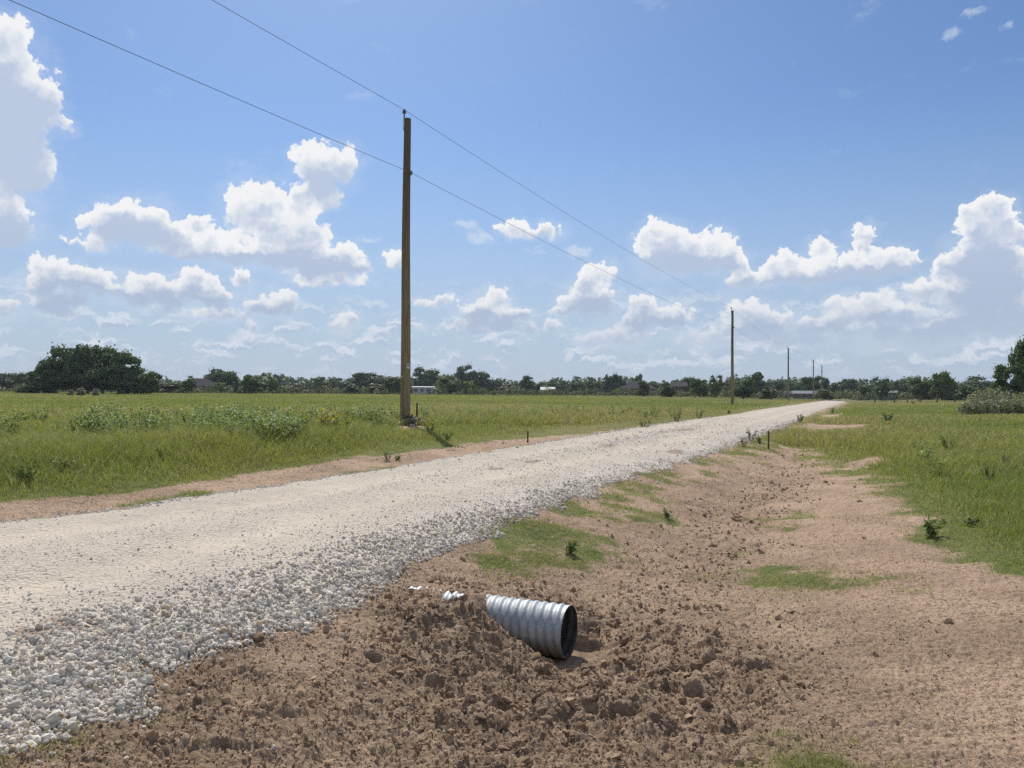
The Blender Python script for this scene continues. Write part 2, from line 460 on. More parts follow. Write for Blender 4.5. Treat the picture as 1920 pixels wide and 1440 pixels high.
def micro(x, y, gr, clod):
    """the small relief: clods, crust flakes, tufted ground"""
    r = np.hypot(x, y)
    z = np.zeros_like(x)
    k = r < 45
    xx, yy = x[k], y[k]; c = clod[k] * (1 - gr[k])
    wx = fbm(xx * 7, yy * 7, 2, 71) * 0.045; wy = fbm(xx * 7, yy * 7, 2, 72) * 0.045
    f1, f2, i1 = worley((xx + wx) / 0.26, (yy + wy) / 0.26, 3)
    h = 0.088 * (i1 - 0.38) * sstep(0.80, 0.05, f1) * c ** 1.4
    f1, f2, i1 = worley((xx + wx) / 0.105, (yy + wy) / 0.105, 4)
    h += 0.036 * (i1 - 0.30) * sstep(0.78, 0.08, f1) * np.maximum(c, 0.32)
    f1, f2, i2 = worley((xx + wx * 0.6) / 0.045, (yy + wy * 0.6) / 0.045, 6)
    crack = sstep(0.22, 0.0, f2 - f1)
    pat = np.clip(0.65 + 2.2 * fbm(xx * 1.9, yy * 1.9, 3, 19), 0.1, 1.5)
    h += 0.012 * (i2 - 0.3) * sstep(0.0, 0.45, f2 - f1) * np.maximum(c, 0.75) * pat
    g1, g2, j2 = worley((xx + wx * 2) / 0.17, (yy + wy * 2) / 0.17, 8)
    h += (0.018 * (j2 - 0.5) * sstep(0.0, 0.22, g2 - g1) - 0.012 * sstep(0.12, 0.0, g2 - g1)) * (1 - gr[k]) * (0.4 + 0.6 * np.clip(c * 2, 0, 1)) * pat
    h += (0.006 * (i2 - 0.5) - 0.010 * crack) * (1 - gr[k])
    h += 0.05 * fbm(xx * 1.3, yy * 1.3, 3, 9) + 0.035 * fbm(xx * 5, yy * 5, 4, 12) * (0.4 + c) + 0.012 * fbm(xx * 28, yy * 28, 3, 14)
    h += 0.05 * gr[k] * fbm(xx * 2.2, yy * 2.2, 4, 15)
    z[k] = h
    f = ~k
    z[f] = 0.16 * fbm(x[f] * 0.35, y[f] * 0.35, 4, 16) * sstep(45, 80, r[f]) * gr[f]
    return z


def ground_z(x, y, want_masks=False):
    x = np.asarray(x, float).ravel(); y = np.asarray(y, float).ravel()
    z = base_z(x, y); gr, clod, bare = masks(x, y)
    m_ = micro(x, y, gr, clod)
    a = A_(x, y); s = S_(x, y)
    # bury the culvert barrel under a thin skin of soil, keep its throat open
    tube = np.exp(-((s - MS) / 0.17) ** 4) * sstep(MA + 0.5, MA + 0.72, a) * sstep(MA + 1.9, MA + 1.45, a)
    z = z * (1 - tube) + (PIPE_Z + PIPE_R + 0.022 + 0.05 * fbm(a * 3.1 + 2, s * 3.1, 2, 33)) * tube
    m_ = m_ * (1 - 0.6 * tube)
    inside = sstep(PIPE_R + 0.10, PIPE_R + 0.03, np.abs(s - MS)) * sstep(MA - 0.30, MA - 0.05, a) * sstep(MA + 0.62, MA + 0.40, a)
    z = z - 0.12 * np.exp(-((a - MA - 0.93) / 0.11) ** 2 - ((s - MS + 0.13) / 0.085) ** 2) - 0.08 * np.exp(-((a - MA - 1.33) / 0.05) ** 2 - ((s - MS + 0.11) / 0.07) ** 2)
    z = z + m_
    for q, r_, d_ in PITS:
        dq = np.hypot(x - q[0], y - q[1]); k = dq < 0.6
        if k.any():
            rq = r_ * (1 + 0.9 * fbm(x[k] * 11, y[k] * 11, 2, 37))
            z[k] = z[k] - d_ * sstep(1.25, 0.55, dq[k] / rq) + 0.25 * d_ * np.exp(-((dq[k] / rq - 1.5) / 0.4) ** 2)
    z = np.where(inside > 0, z * (1 - inside) + np.minimum(z, PIPE_Z - PIPE_R - 0.015) * inside, z)
    aR, aL = road_edges(s)
    under = sstep(0.12, 0.35, a - aR) * sstep(0.12, 0.35, aL - a) * (s < ROAD_END)
    z = z - 0.10 * under
    if want_masks:
        return z, gr, clod, bare
    return z


# ------------------------------------------------------------------ mesh helpers
def mesh_np(name, V, F, mats=(), smooth=False, attrs=None, midx=None):
    V = np.asarray(V, np.float32); F = np.asarray(F, np.int32)
    k = F.shape[1]
    me = bpy.data.meshes.new(name)
    me.vertices.add(len(V)); me.vertices.foreach_set('co', V.ravel())
    me.loops.add(F.size); me.loops.foreach_set('vertex_index', F.ravel())
    me.polygons.add(len(F))
    me.polygons.foreach_set('loop_start', np.arange(0, F.size, k, dtype=np.int32))
    me.polygons.foreach_set('loop_total', np.full(len(F), k, np.int32))
    me.polygons.foreach_set('use_smooth', np.full(len(F), smooth, bool))
    for mt in mats:
        me.materials.append(mt)
    if midx is not None:
        me.polygons.foreach_set('material_index', np.asarray(midx, np.int32))
    for an, av in (attrs or {}).items():
        av = np.asarray(av, np.float32)
        if av.ndim == 1:
            at_ = me.attributes.new(an, 'FLOAT', 'POINT'); at_.data.foreach_set('value', av)
        else:
            if av.shape[1] == 3:
                av = np.hstack([av, np.ones((len(av), 1), np.float32)])
            at_ = me.attributes.new(an, 'FLOAT_COLOR', 'POINT'); at_.data.foreach_set('color', av.ravel())
    me.update(calc_edges=True)
    return me


def link(name, me, parent=None, loc=(0, 0, 0)):
    o = bpy.data.objects.new(name, me); scene.collection.objects.link(o)
    o.location = loc
    if parent is not None:
        o.parent = parent
    return o


def tag(o, label=None, cat=None, group=None, kind=None):
    if label: o['label'] = label
    if cat: o['category'] = cat
    if group: o['group'] = group
    if kind: o['kind'] = kind
    return o


def thing(name, label, cat, loc=(0, 0, 0), group=None, rz=0.0):
    o = bpy.data.objects.new(name, None); scene.collection.objects.link(o)
    o.location = loc; o.rotation_euler = (0, 0, rz); o.empty_display_size = 0.3
    return tag(o, label, cat, group)


class Geo:
    """collects rings, boxes and sheets into one mesh of triangles and quads"""
    def __init__(self):
        self.v = []; self.f = []; self.n = 0

    def add(self, V, F):
        V = np.asarray(V, float)
        self.v.append(V)
        self.f += [tuple(int(i) + self.n for i in f) for f in F]
        self.n += len(V)

    def tube(self, pts, radii, seg=8, caps=True):
        pts = [Vector(p) for p in pts]; V = []
        ref = None
        for i, p in enumerate(pts):
            t = (pts[min(i + 1, len(pts) - 1)] - pts[max(i - 1, 0)]).normalized()
            if ref is None:
                ref = t.orthogonal().normalized()
            ref = (ref - t * ref.dot(t)).normalized(); b = t.cross(ref)
            r = radii[i] if hasattr(radii, '__len__') else radii
            for k in range(seg):
                an = 2 * math.pi * k / seg
                V.append(p + (ref * math.cos(an) + b * math.sin(an)) * r)
        F = []
        for i in range(len(pts) - 1):
            for k in range(seg):
                k2 = (k + 1) % seg
                F.append((i * seg + k, i * seg + k2, (i + 1) * seg + k2, (i + 1) * seg + k))
        if caps:
            F.append(tuple(range(seg))[::-1]); F.append(tuple((len(pts) - 1) * seg + k for k in range(seg)))
        self.add([tuple(v) for v in V], F)
        return self

    def box(self, c, d, rz=0.0, taper=1.0):
        V = []
        for z in (-1, 1):
            t = 1.0 if z < 0 else taper
            for x, y in ((-1, -1), (1, -1), (1, 1), (-1, 1)):
                X, Y = x * d[0] / 2 * t, y * d[1] / 2 * t
                V.append((c[0] + X * math.cos(rz) - Y * math.sin(rz), c[1] + X * math.sin(rz) + Y * math.cos(rz), c[2] + z * d[2] / 2))
        self.add(V, [(3, 2, 1, 0), (4, 5, 6, 7), (0, 1, 5, 4), (1, 2, 6, 5), (2, 3, 7, 6), (3, 0, 4, 7)])
        return self

    def make(self, name, mat, parent=None, smooth=False, loc=(0, 0, 0), bevel=0.0):
        me = bpy.data.meshes.new(name)
        me.from_pydata(np.vstack(self.v).tolist(), [], self.f)
        me.materials.append(mat)
        if smooth:
            me.polygons.foreach_set('use_smooth', np.ones(len(me.polygons), bool))
        me.update()
        o = link(name, me, parent, loc)
        if bevel:
            b = o.modifiers.new('bevel', 'BEVEL'); b.width = bevel; b.segments = 2; b.limit_method = 'ANGLE'
        return o


# ------------------------------------------------------------------ materials
def material(name):
    mt = bpy.data.materials.new(name); mt.use_nodes = True
    T = NT(mt.node_tree)
    return mt, T, T.n['Principled BSDF'], T.n['Material Output']


def simple(name, col, rough=0.7, metal=0.0, var=0.25, scale=6.0, spec=0.3, bump=0.0):
    mt, T, b, o = material(name)
    P = T.node('ShaderNodeTexCoord').outputs['Object']
    n = T.noise(P, scale, 5.0, 0.6)
    lo = tuple(c * (1 - var) for c in col) + (1,); hi = tuple(min(1, c * (1 + var)) for c in col) + (1,)
    T.put(b.inputs['Base Color'], T.mix(T.smooth(n, 0.3, 0.7), lo, hi))
    b.inputs['Roughness'].default_value = rough; b.inputs['Metallic'].default_value = metal; b.inputs['Specular IOR Level'].default_value = spec
    if bump:
        bp = T.node('ShaderNodeBump'); bp.inputs['Strength'].default_value = bump; bp.inputs['Distance'].default_value = 0.02
        T.put(bp.inputs['Height'], T.noise(P, scale * 5, 4.0, 0.6)); T.l.new(bp.outputs[0], b.inputs['Normal'])
    return mt


def attr(T, name, out='Color'):
    nd = T.node('ShaderNodeAttribute', attribute_name=name)
    return nd.outputs[out]


def foliage(name, tint=(1, 1, 1), trans=0.35, rnd=0.25):
    mt, T, b, o = material(name)
    c = attr(T, 'tint')
    oi = T.node('ShaderNodeObjectInfo').outputs['Random']
    c = T.vec('MULTIPLY', c, tint)
    c = T.scale(c, T.lin(oi, 0, 1, 1 - rnd, 1 + rnd))
    T.put(b.inputs['Base Color'], c); b.inputs['Roughness'].default_value = 0.55; b.inputs['Specular IOR Level'].default_value = 0.25
    tr = T.node('ShaderNodeBsdfTranslucent'); T.put(tr.inputs[0], T.vec('MULTIPLY', c, (1.25, 1.35, 0.7)))
    mx = T.node('ShaderNodeMixShader'); mx.inputs[0].default_value = trans
    T.l.new(b.outputs[0], mx.inputs[1]); T.l.new(tr.outputs[0], mx.inputs[2]); T.l.new(mx.outputs[0], o.inputs[0])
    return mt


def ground_material():
    mt, T, b, o = material('soil_and_turf')
    P = T.node('ShaderNodeNewGeometry').outputs['Position']
    gr = attr(T, 'grass', 'Fac'); cl = attr(T, 'clod', 'Fac')
    n1 = T.noise(P, 0.9, 6.0, 0.62); n2 = T.noise(P, 7.0, 6.0, 0.65); n3 = T.noise(P, 38.0, 4.0, 0.6); n4 = T.noise(P, 0.33, 3.0, 0.5)
    tan = T.mix(T.smooth(n1, 0.40, 0.60), (0.49, 0.356, 0.250, 1), (0.355, 0.252, 0.174, 1))
    tan = T.mix(T.math('MULTIPLY', T.smooth(n4, 0.45, 0.65), 0.6), tan, (0.46, 0.325, 0.235, 1))
    dark = T.mix(T.smooth(n2, 0.35, 0.65), (0.250, 0.176, 0.120, 1), (0.42, 0.308, 0.214, 1))
    f = T.math('ADD', T.math('MULTIPLY', cl, 0.95), T.math('MULTIPLY', T.math('SUBTRACT', n2, 0.5), 1.5))
    f = T.math('ADD', f, T.math('MULTIPLY', T.math('SUBTRACT', n1, 0.5), 0.7))
    soil = T.mix(T.smooth(f, 0.18, 0.80), tan, dark)
    soil = T.mix(T.math('MULTIPLY', T.smooth(n3, 0.48, 0.62), 0.68), soil, (0.19, 0.138, 0.098, 1))
    # turf between the blades, and the whole look of it far off
    g1 = T.noise(P, 0.06, 5.0, 0.6); g2 = T.noise(P, 0.9, 5.0, 0.65); g3 = T.noise(T.vec('MULTIPLY', P, (1, 1, 1)), 5.0, 5.0, 0.7)
    turf = T.mix(T.smooth(g1, 0.38, 0.62), (0.135, 0.163, 0.050, 1), (0.215, 0.200, 0.080, 1))
    turf = T.mix(T.smooth(g2, 0.45, 0.72), turf, (0.098, 0.120, 0.040, 1))
    turf = T.mix(T.math('MULTIPLY', T.smooth(g3, 0.5, 0.72), 0.7), turf, (0.21, 0.185, 0.075, 1))
    g4 = T.noise(P, 0.028, 4.0, 0.6)
    turf = T.mix(T.math('MULTIPLY', T.smooth(g4, 0.50, 0.64), 0.75), turf, (0.24, 0.185, 0.105, 1))
    col = T.mix(T.smooth(T.math('ADD', gr, T.math('MULTIPLY', T.math('SUBTRACT', n2, 0.5), 0.7)), 0.30, 0.75), soil, turf)
    T.put(b.inputs['Base Color'], col); b.inputs['Roughness'].default_value = 0.95; b.inputs['Specular IOR Level'].default_value = 0.12
    bp = T.node('ShaderNodeBump'); bp.inputs['Strength'].default_value = 1.0; bp.inputs['Distance'].default_value = 0.02
    T.put(bp.inputs['Height'], T.math('ADD', T.noise(P, 55, 5.0, 0.7), T.noise(P, 16, 4.0, 0.65)))
    T.l.new(bp.outputs[0], b.inputs['Normal'])
    return mt


def road_material():
    mt, T, b, o = material('crushed_limestone')
    P = T.node('ShaderNodeNewGeometry').outputs['Position']
    loose = attr(T, 'loose', 'Fac'); mud = attr(T, 'mud', 'Fac')
    c = T.voronoi(P, 34.0, 0, 0.5, out='Color'); sp = T.node('ShaderNodeSeparateColor'); T.put(sp.inputs[0], c)
    n1 = T.noise(P, 0.7, 5.0, 0.6); n2 = T.noise(P, 12.0, 5.0, 0.65); n3 = T.noise(P, 70.0, 3.0, 0.6)
    fine = T.mix(T.smooth(n1, 0.35, 0.65), (0.53, 0.465, 0.375, 1), (0.44, 0.382, 0.310, 1))
    fine = T.mix(T.math('MULTIPLY', T.smooth(n2, 0.52, 0.70), 0.6), fine, (0.38, 0.33, 0.27, 1))
    rock = T.mix(sp.outputs[0], (0.42, 0.385, 0.335, 1), (0.74, 0.69, 0.61, 1))
    col = T.mix(T.math('ADD', T.math('MULTIPLY', loose, 0.6), T.math('MULTIPLY', T.smooth(n3, 0.45, 0.6), 0.35)), fine, rock)
    col = T.mix(T.math('MULTIPLY', T.smooth(T.math('ADD', mud, T.math('MULTIPLY', T.math('SUBTRACT', n2, 0.5), 1.2)), 0.35, 0.7), 0.85), col, (0.22, 0.115, 0.070, 1))
    tk = T.math('MULTIPLY', attr(T, 'track', 'Fac'), T.smooth(T.noise(P, 1.3, 4.0, 0.6), 0.3, 0.6))
    grey = T.mix(0.38, col, (0.42, 0.37, 0.305, 1))
    col = T.mix(T.smooth(tk, 0.15, 0.7), grey, T.mix(0.35, col, (0.53, 0.46, 0.36, 1)))
    T.put(b.inputs['Base Color'], col); b.inputs['Roughness'].default_value = 0.9; b.inputs['Specular IOR Level'].default_value = 0.2
    bp = T.node('ShaderNodeBump'); bp.inputs['Strength'].default_value = 0.8; bp.inputs['Distance'].default_value = 0.010
    T.put(bp.inputs['Height'], T.math('SUBTRACT', 1.0, T.math('MULTIPLY', T.voronoi(P, 34.0), 1.6)))
    T.l.new(bp.outputs[0], b.inputs['Normal'])
    return mt


M_GROUND = ground_material(); M_ROAD = road_material()

# ------------------------------------------------------------------ ground sheet
ang = np.concatenate([np.linspace(-180, -50, 50)[:-1], np.linspace(-50, -36.5, 70)[:-1], np.linspace(-36.5, 36.5, 840), np.linspace(36.5, 50, 70)[1:], np.linspace(50, 180, 50)[1:-1]])
rad = np.concatenate([np.linspace(0.25, 1.8, 12)[:-1], np.geomspace(1.8, 22, 1120)[:-1], np.geomspace(22, 45, 150)[:-1], np.geomspace(45, 400, 200)[:-1], np.geomspace(400, 1500, 14)])
AN, RD = np.meshgrid(np.radians(ang), rad)
gx = (np.sin(AN) * RD).ravel(); gy = (np.cos(AN) * RD).ravel()
gz, ggr, gcl, gba = ground_z(gx, gy, True)
na, nr = len(ang), len(rad)
ii = np.arange(na); jj = np.arange(nr - 1)
I, J = np.meshgrid(ii, jj); I2 = (I + 1) % na
quads = np.stack([J * na + I, (J + 1) * na + I, (J + 1) * na + I2, J * na + I2], -1).reshape(-1, 4)[:, ::-1]
V = np.stack([gx, gy, gz], 1)
# close the hole under the camera with the innermost ring pulled to the centre
V[:na, 0] *= 0.02; V[:na, 1] *= 0.02; V[:na, 2] = base_z(0.0, 0.0)
me = mesh_np('ground', V, quads, [M_GROUND], True, {'grass': ggr, 'clod': gcl})
tag(link('ground', me), 'bare tan soil and grassy pasture along the ditch', 'ground', kind='structure')
del V, quads, AN, RD

# ------------------------------------------------------------------ gravel road
MUD = [gp(*p) for p in [(930, 882), (1285, 808), (1140, 838), (1265, 850), (1000, 868), (130, 1185), (60, 1200)]]
ss = np.concatenate([np.linspace(-8, 1.2, 90)[:-1], 1.2 - 2.5 + np.geomspace(2.5, 40, 900)[:-1], np.geomspace(38.7, ROAD_END, 260)])
u = np.linspace(0, 1, 380)
SS, UU = np.meshgrid(ss, u, indexing='ij')
aR, aL = road_edges(SS)
AA = aR - 0.45 + UU * (aL - aR + 0.9)
rx, ry = XY(AA, SS); rx = rx.ravel(); ry = ry.ravel()
a = AA.ravel(); s = SS.ravel(); aR = aR.ravel(); aL = aL.ravel()
en = edge_wob(rx, ry)
e = np.minimum(a - aR, (aL - a)) + en
lift = 0.045 * sstep(-0.05, 0.35, e) - 0.32 * sstep(0.02, -0.20, e)
endf = sstep(ROAD_END, ROAD_END - 3, s)
loose = np.clip(sstep(0.75, 0.25, a - aR + en) * sstep(60, 25, s) + 0.7 * sstep(0.35, 0.1, aL - a + en * 0.4) + 0.25 * sstep(0.45, 0.0, np.abs(a - (aR + aL) / 2)), 0, 1)
d_ = np.hypot(rx, ry); k = d_ < 40
pm = np.zeros_like(rx)
f1, f2, i1 = worley(rx[k] / 0.055, ry[k] / 0.055, 51)
pm[k] = 0.012 * (i1 - 0.25) * sstep(0.65, 0.2, f1) * loose[k]
f1, f2, i1 = worley(rx[k] / 0.030, ry[k] / 0.030, 52)
pm[k] += 0.009 * (i1 - 0.3) * sstep(0.65, 0.2, f1) * (0.45 + 0.55 * loose[k])
pm += 0.035 * fbm(rx * 0.8, ry * 0.8, 3, 53) + 0.02 * fbm(rx * 5, ry * 5, 3, 54)
rut = -0.042 * (np.exp(-((a - aR - 1.5) / 0.32) ** 2) + np.exp(-((a - aL + 0.95) / 0.32) ** 2))
track = np.maximum(np.exp(-((a - aR - 1.45 + 0.1 * en) / 0.34) ** 2), np.exp(-((a - aL + 0.95 + 0.1 * en) / 0.34) ** 2))
rz = base_z(rx, ry) + lift + pm + rut
rz = rz - 0.3 * (1 - endf)
mud = np.zeros_like(rx)
for q, (w_, l_) in zip(MUD, ((0.12, 0.28), (0.28, 1.3), (0.18, 0.6), (0.18, 0.6), (0.1, 0.5), (0.16, 0.16), (0.1, 0.1))):
    qa, qs = A_(*q), S_(*q)
    mud = np.maximum(mud, np.exp(-((a - qa) / w_) ** 2 - ((s - qs) / l_) ** 2))
n0, n1 = len(ss), len(u)
I, J = np.meshgrid(np.arange(n0 - 1), np.arange(n1 - 1), indexing='ij')
quads = np.stack([I * n1 + J, I * n1 + J + 1, (I + 1) * n1 + J + 1, (I + 1) * n1 + J], -1).reshape(-1, 4)[:, ::-1]
me = mesh_np('gravel_road', np.stack([rx, ry, rz], 1), quads, [M_ROAD], True, {'loose': loose, 'mud': mud, 'track': track})
tag(link('gravel_road', me), 'pale crushed limestone lane running away to the right', 'road', kind='structure')
ROADZ = (ss, u, rz.reshape(n0, n1))


def road_z(a, s):
    aR, aL = road_edges(s); uu = (a - aR + 0.45) / (aL - aR + 0.9)
    i = np.clip(np.searchsorted(ss, s) - 1, 0, n0 - 1); j = np.clip(np.round(uu * (n1 - 1)).astype(int), 0, n1 - 1)
    return ROADZ[2][i, j]


# the surfaced cross road the lane runs into
ca = np.linspace(-120, 200, 160); cs = np.linspace(ROAD_END - 1.0, ROAD_END + 6, 4)
CA, CS = np.meshgrid(ca, cs, indexing='ij'); X, Y = XY(CA, CS)
Z = base_z(X, Y) + 0.10
I, J = np.meshgrid(np.arange(159), np.arange(3), indexing='ij')
q = np.stack([I * 4 + J, I * 4 + J + 1, (I + 1) * 4 + J + 1, (I + 1) * 4 + J], -1).reshape(-1, 4)
me = mesh_np('cross_road', np.stack([X.ravel(), Y.ravel(), Z.ravel()], 1), q, [simple('old_asphalt', (0.10, 0.095, 0.09), 0.9, var=0.15, scale=1.0)])
tag(link('cross_road', me), 'dark surfaced road crossing beyond the end of the gravel lane', 'road', kind='structure')

# ------------------------------------------------------------------ loose stones and clods
def ico(sub):
    import bmesh
    bm = bmesh.new(); bmesh.ops.create_icosphere(bm, subdivisions=sub, radius=1.0)
    bm.verts.ensure_lookup_table()
    V = np.array([v.co[:] for v in bm.verts]); F = np.array([[v.index for v in f.verts] for f in bm.faces]); bm.free()
    return V, F


def rock_shape(sub, seed, planes=9, rough=0.08, cut=0.62):
    r = np.random.default_rng(seed); V, F = ico(sub)
    V = V * (1 + rough * r.normal(size=(len(V), 1)))
    for _ in range(planes):
        n = r.normal(size=3); n /= np.linalg.norm(n); h = r.uniform(cut, 0.92)
        d = V @ n; V = V - np.where(d > h, d - h, 0)[:, None] * n
    V *= np.array([1.0, r.uniform(0.65, 0.95), r.uniform(0.5, 0.8)])
    return V, F


def rand_rot(n, r, tilt=1.0):
    q = r.normal(size=(n, 4)); q[:, 0] += (1 - tilt) * 6; q /= np.linalg.norm(q, axis=1)[:, None]
    w, x, y, z = q.T
    R = np.stack([1 - 2 * (y * y + z * z), 2 * (x * y - z * w), 2 * (x * z + y * w), 2 * (x * y + z * w), 1 - 2 * (x * x + z * z), 2 * (y * z - x * w),
                  2 * (x * z - y * w), 2 * (y * z + x * w), 1 - 2 * (x * x + y * y)], 1).reshape(-1, 3, 3)
    th = r.uniform(0, 6.283, n); c, s = np.cos(th), np.sin(th); Z = np.zeros(n); O = np.ones(n)
    Rz = np.stack([c, -s, Z, s, c, Z, Z, Z, O], 1).reshape(-1, 3, 3)
    return np.einsum('nij,njk->nik', R, Rz)


def scatter_mesh(name, shapes, pos, size, rot, tint, mat, smooth=False):
    n = len(pos); which = np.arange(n) % len(shapes)
    Vs, Fs, Cs = [], [], []; off = 0
    for k, (V, F) in enumerate(shapes):
        ix = np.where(which == k)[0]
        if not len(ix): continue
        P = np.einsum('nij,vj->nvi', rot[ix], V) * size[ix][:, None, None] + pos[ix][:, None, :]
        Vs.append(P.reshape(-1, 3)); Fs.append((F[None] + (np.arange(len(ix)) * len(V))[:, None, None]).reshape(-1, F.shape[1]) + off)
        Cs.append(np.repeat(tint[ix], len(V), 0)); off += len(ix) * len(V)
    return mesh_np(name, np.vstack(Vs), np.vstack(Fs), [mat], smooth, {'tint': np.vstack(Cs)})


def stone_material(name, rough=0.85, bump=0.5, sc=60):
    mt, T, b, o = material(name)
    P = T.node('ShaderNodeNewGeometry').outputs['Position']
    n = T.noise(P, sc, 4.0, 0.6)
    T.put(b.inputs['Base Color'], T.scale(attr(T, 'tint'), T.lin(n, 0.25, 0.75, 0.78, 1.15)))
    b.inputs['Roughness'].default_value = rough; b.inputs['Specular IOR Level'].default_value = 0.2
    bp = T.node('ShaderNodeBump'); bp.inputs['Strength'].default_value = bump; bp.inputs['Distance'].default_value = 0.004
    T.put(bp.inputs['Height'], T.noise(P, sc * 2.5, 3.0, 0.6)); T.l.new(bp.outputs[0], b.inputs['Normal'])
    return mt


M_STONE = stone_material('limestone'); M_CLOD = stone_material('dry_clay', 0.95, 0.8, 45)
R = np.random.default_rng(3)
rocks1 = [rock_shape(1, i) for i in range(8)]; rocks0 = [rock_shape(1, 20 + i, 5) for i in range(4)]


def lime(n, r, lo=0.42, hi=0.74):
    v = r.uniform(lo, hi, n)[:, None]; w = r.normal(0, 0.02, n)[:, None]
    c = v * np.array([[1.04, 0.955, 0.83]]) + w * np.array([[0.6, 0.1, -0.6]])
    odd = r.random(n) < 0.05
    c[odd] *= np.array([0.92, 0.80, 0.66]); grey = r.random(n) < 0.12; c[grey] *= np.array([0.74, 0.76, 0.77])
    return np.clip(c, 0.05, 0.82)


P_, S_z, T_c = [], [], []


def strew(n, s0, s1, afun, size, sink=0.25, lo=0.42, hi=0.74, keep=None):
    u_ = R.random(n); s = s0 * (s1 / s0) ** u_ if s0 > 0 else s0 + (s1 - s0) * u_
    aR, aL = road_edges(s); a = afun(s, aR, aL, n)
    x, y = XY(a, s)
    if keep is not None:
        k = keep(a, s, x, y); a, s, x, y = a[k], s[k], x[k], y[k]; aR, aL = aR[k], aL[k]
    sz = size(len(a), s)
    onroad = (a > aR - 0.42) & (a < aL + 0.42) & (s > -7.5) & (s < ROAD_END - 1)
    z = np.where(onroad, np.maximum(road_z(a, s), ground_z(x, y)), ground_z(x, y))
    P_.append(np.stack([x, y, z + sz * (0.45 - sink)], 1)); S_z.append(sz); T_c.append(lime(len(a), R, lo, hi))


edge_n = lambda s: -edge_wob(*XY(np.interp(s, RS, RA), s))
# near shoulder: a band of clean stone some eighty centimetres wide
def band(a, s, x, y):
    aR, aL = road_edges(s); e = a - aR + edge_wob(x, y); wd = 0.74 - 0.34 * sstep(4, 10, s)
    return R.random(len(a)) < np.clip((wd - e) / (wd * 0.75), 0, 1) ** 1.3 * (e > -0.10)


strew(52000, 1.2, 11, lambda s, aR, aL, n: aR + R.uniform(-0.45, 1.3, n), lambda n, s: np.minimum(R.lognormal(math.log(0.0109), 0.50, n), 0.034), 0.22, keep=band)
strew(16000, 9, 45, lambda s, aR, aL, n: aR + R.uniform(-0.40, 0.85, n), lambda n, s: R.lognormal(math.log(0.0118), 0.35, n) * np.clip(s / 18, 1, 1.7), 0.25, keep=band)
# fines blending the loose stone into the packed lane
strew(7000, 1.5, 14, lambda s, aR, aL, n: aR + edge_n(s) + 0.35 + np.abs(R.normal(0, 0.45, n)), lambda n, s: R.lognormal(math.log(0.0062), 0.4, n), 0.28)
# left edge windrow
strew(5000, 2.5, 40, lambda s, aR, aL, n: aL + 0.10 - 0.40 * R.beta(1.2, 2.0, n) + R.normal(0, 0.06, n), lambda n, s: R.lognormal(math.log(0.011), 0.35, n) * np.clip(s / 14, 1, 2), 0.25)
# chips lying on the packed lane
strew(15000, 1.5, 40, lambda s, aR, aL, n: aR + 0.4 + (aL - aR - 0.6) * R.random(n), lambda n, s: R.lognormal(math.log(0.0044), 0.5, n) * np.clip(s / 9, 0.8, 2.6), 0.30, 0.48, 0.76)
strew(5000, 2.0, 30, lambda s, aR, aL, n: (aR + aL) / 2 + 0.15 + R.normal(0, 0.28, n), lambda n, s: R.lognormal(math.log(0.0058), 0.4, n) * np.clip(s / 9, 0.8, 2.2), 0.28, 0.46, 0.76)
# strays rolled down into the soil
strew(520, 1.5, 16, lambda s, aR, aL, n: aR - R.exponential(0.22, n), lambda n, s: R.lognormal(math.log(0.011), 0.4, n), 0.1)
pos = np.vstack(P_); siz = np.concatenate(S_z); tin = np.vstack(T_c)
me = scatter_mesh('loose_gravel', rocks1 + rocks0, pos, siz, rand_rot(len(pos), R, 0.78), tin, M_STONE)
tag(link('loose_gravel', me), 'loose pale limestone gravel strewn along both edges of the lane', 'gravel', kind='stuff')

# clods of dry clay
rough_r = np.random.default_rng(8)
lumps = []
for i in range(10):
    V, F = rock_shape(2, 60 + i, 10, 0.05, 0.5)
    nn = fbm(V[:, 0] * 2.4 + i * 7, V[:, 1] * 2.4 + V[:, 2] * 1.9, 3, 80 + i) * 1.25 + fbm(V[:, 0] * 6 + 3, V[:, 2] * 6 + V[:, 1] * 4, 2, 90 + i) * 0.9
    lumps.append((V * (1 + np.clip(nn, -0.5, 0.6))[:, None] * np.array([1.15, 1.0, 0.7]), F))
CP, CS_, CT = [], [], []


def clods(n, afun, sfun, size, sink=0.3, cmin=0.0):
    a = afun(n); s = sfun(n); x, y = XY(a, s)
    gr, cl, _ = masks(x, y); aR, aL = road_edges(s)
    k = (gr < 0.35) & ((a < aR - 0.02) | (a > aL + 0.05)) & (R.random(n) < np.clip(cl, 0.28, 1) * 1.25) & (np.hypot(x, y) > 1.6)
    k &= ~((np.abs(s - MS) < PIPE_R + 0.10) & (a < MA + 0.75) & (a > MA - 0.35))
    a, s, x, y, cl = a[k], s[k], x[k], y[k], cl[k]; n = len(a)
    sz = size(n) * (0.6 + 0.7 * np.clip(cl, 0, 1)); z = ground_z(x, y)
    CP.append(np.stack([x, y, z + sz * (0.5 - sink)], 1)); CS_.append(sz)
    d = np.clip(cl * 0.9 + R.normal(0, 0.25, n), 0, 1)[:, None]
    CT.append(np.array([[0.44, 0.312, 0.205]]) * (1 - d) + np.array([[0.265, 0.184, 0.124]]) * d)


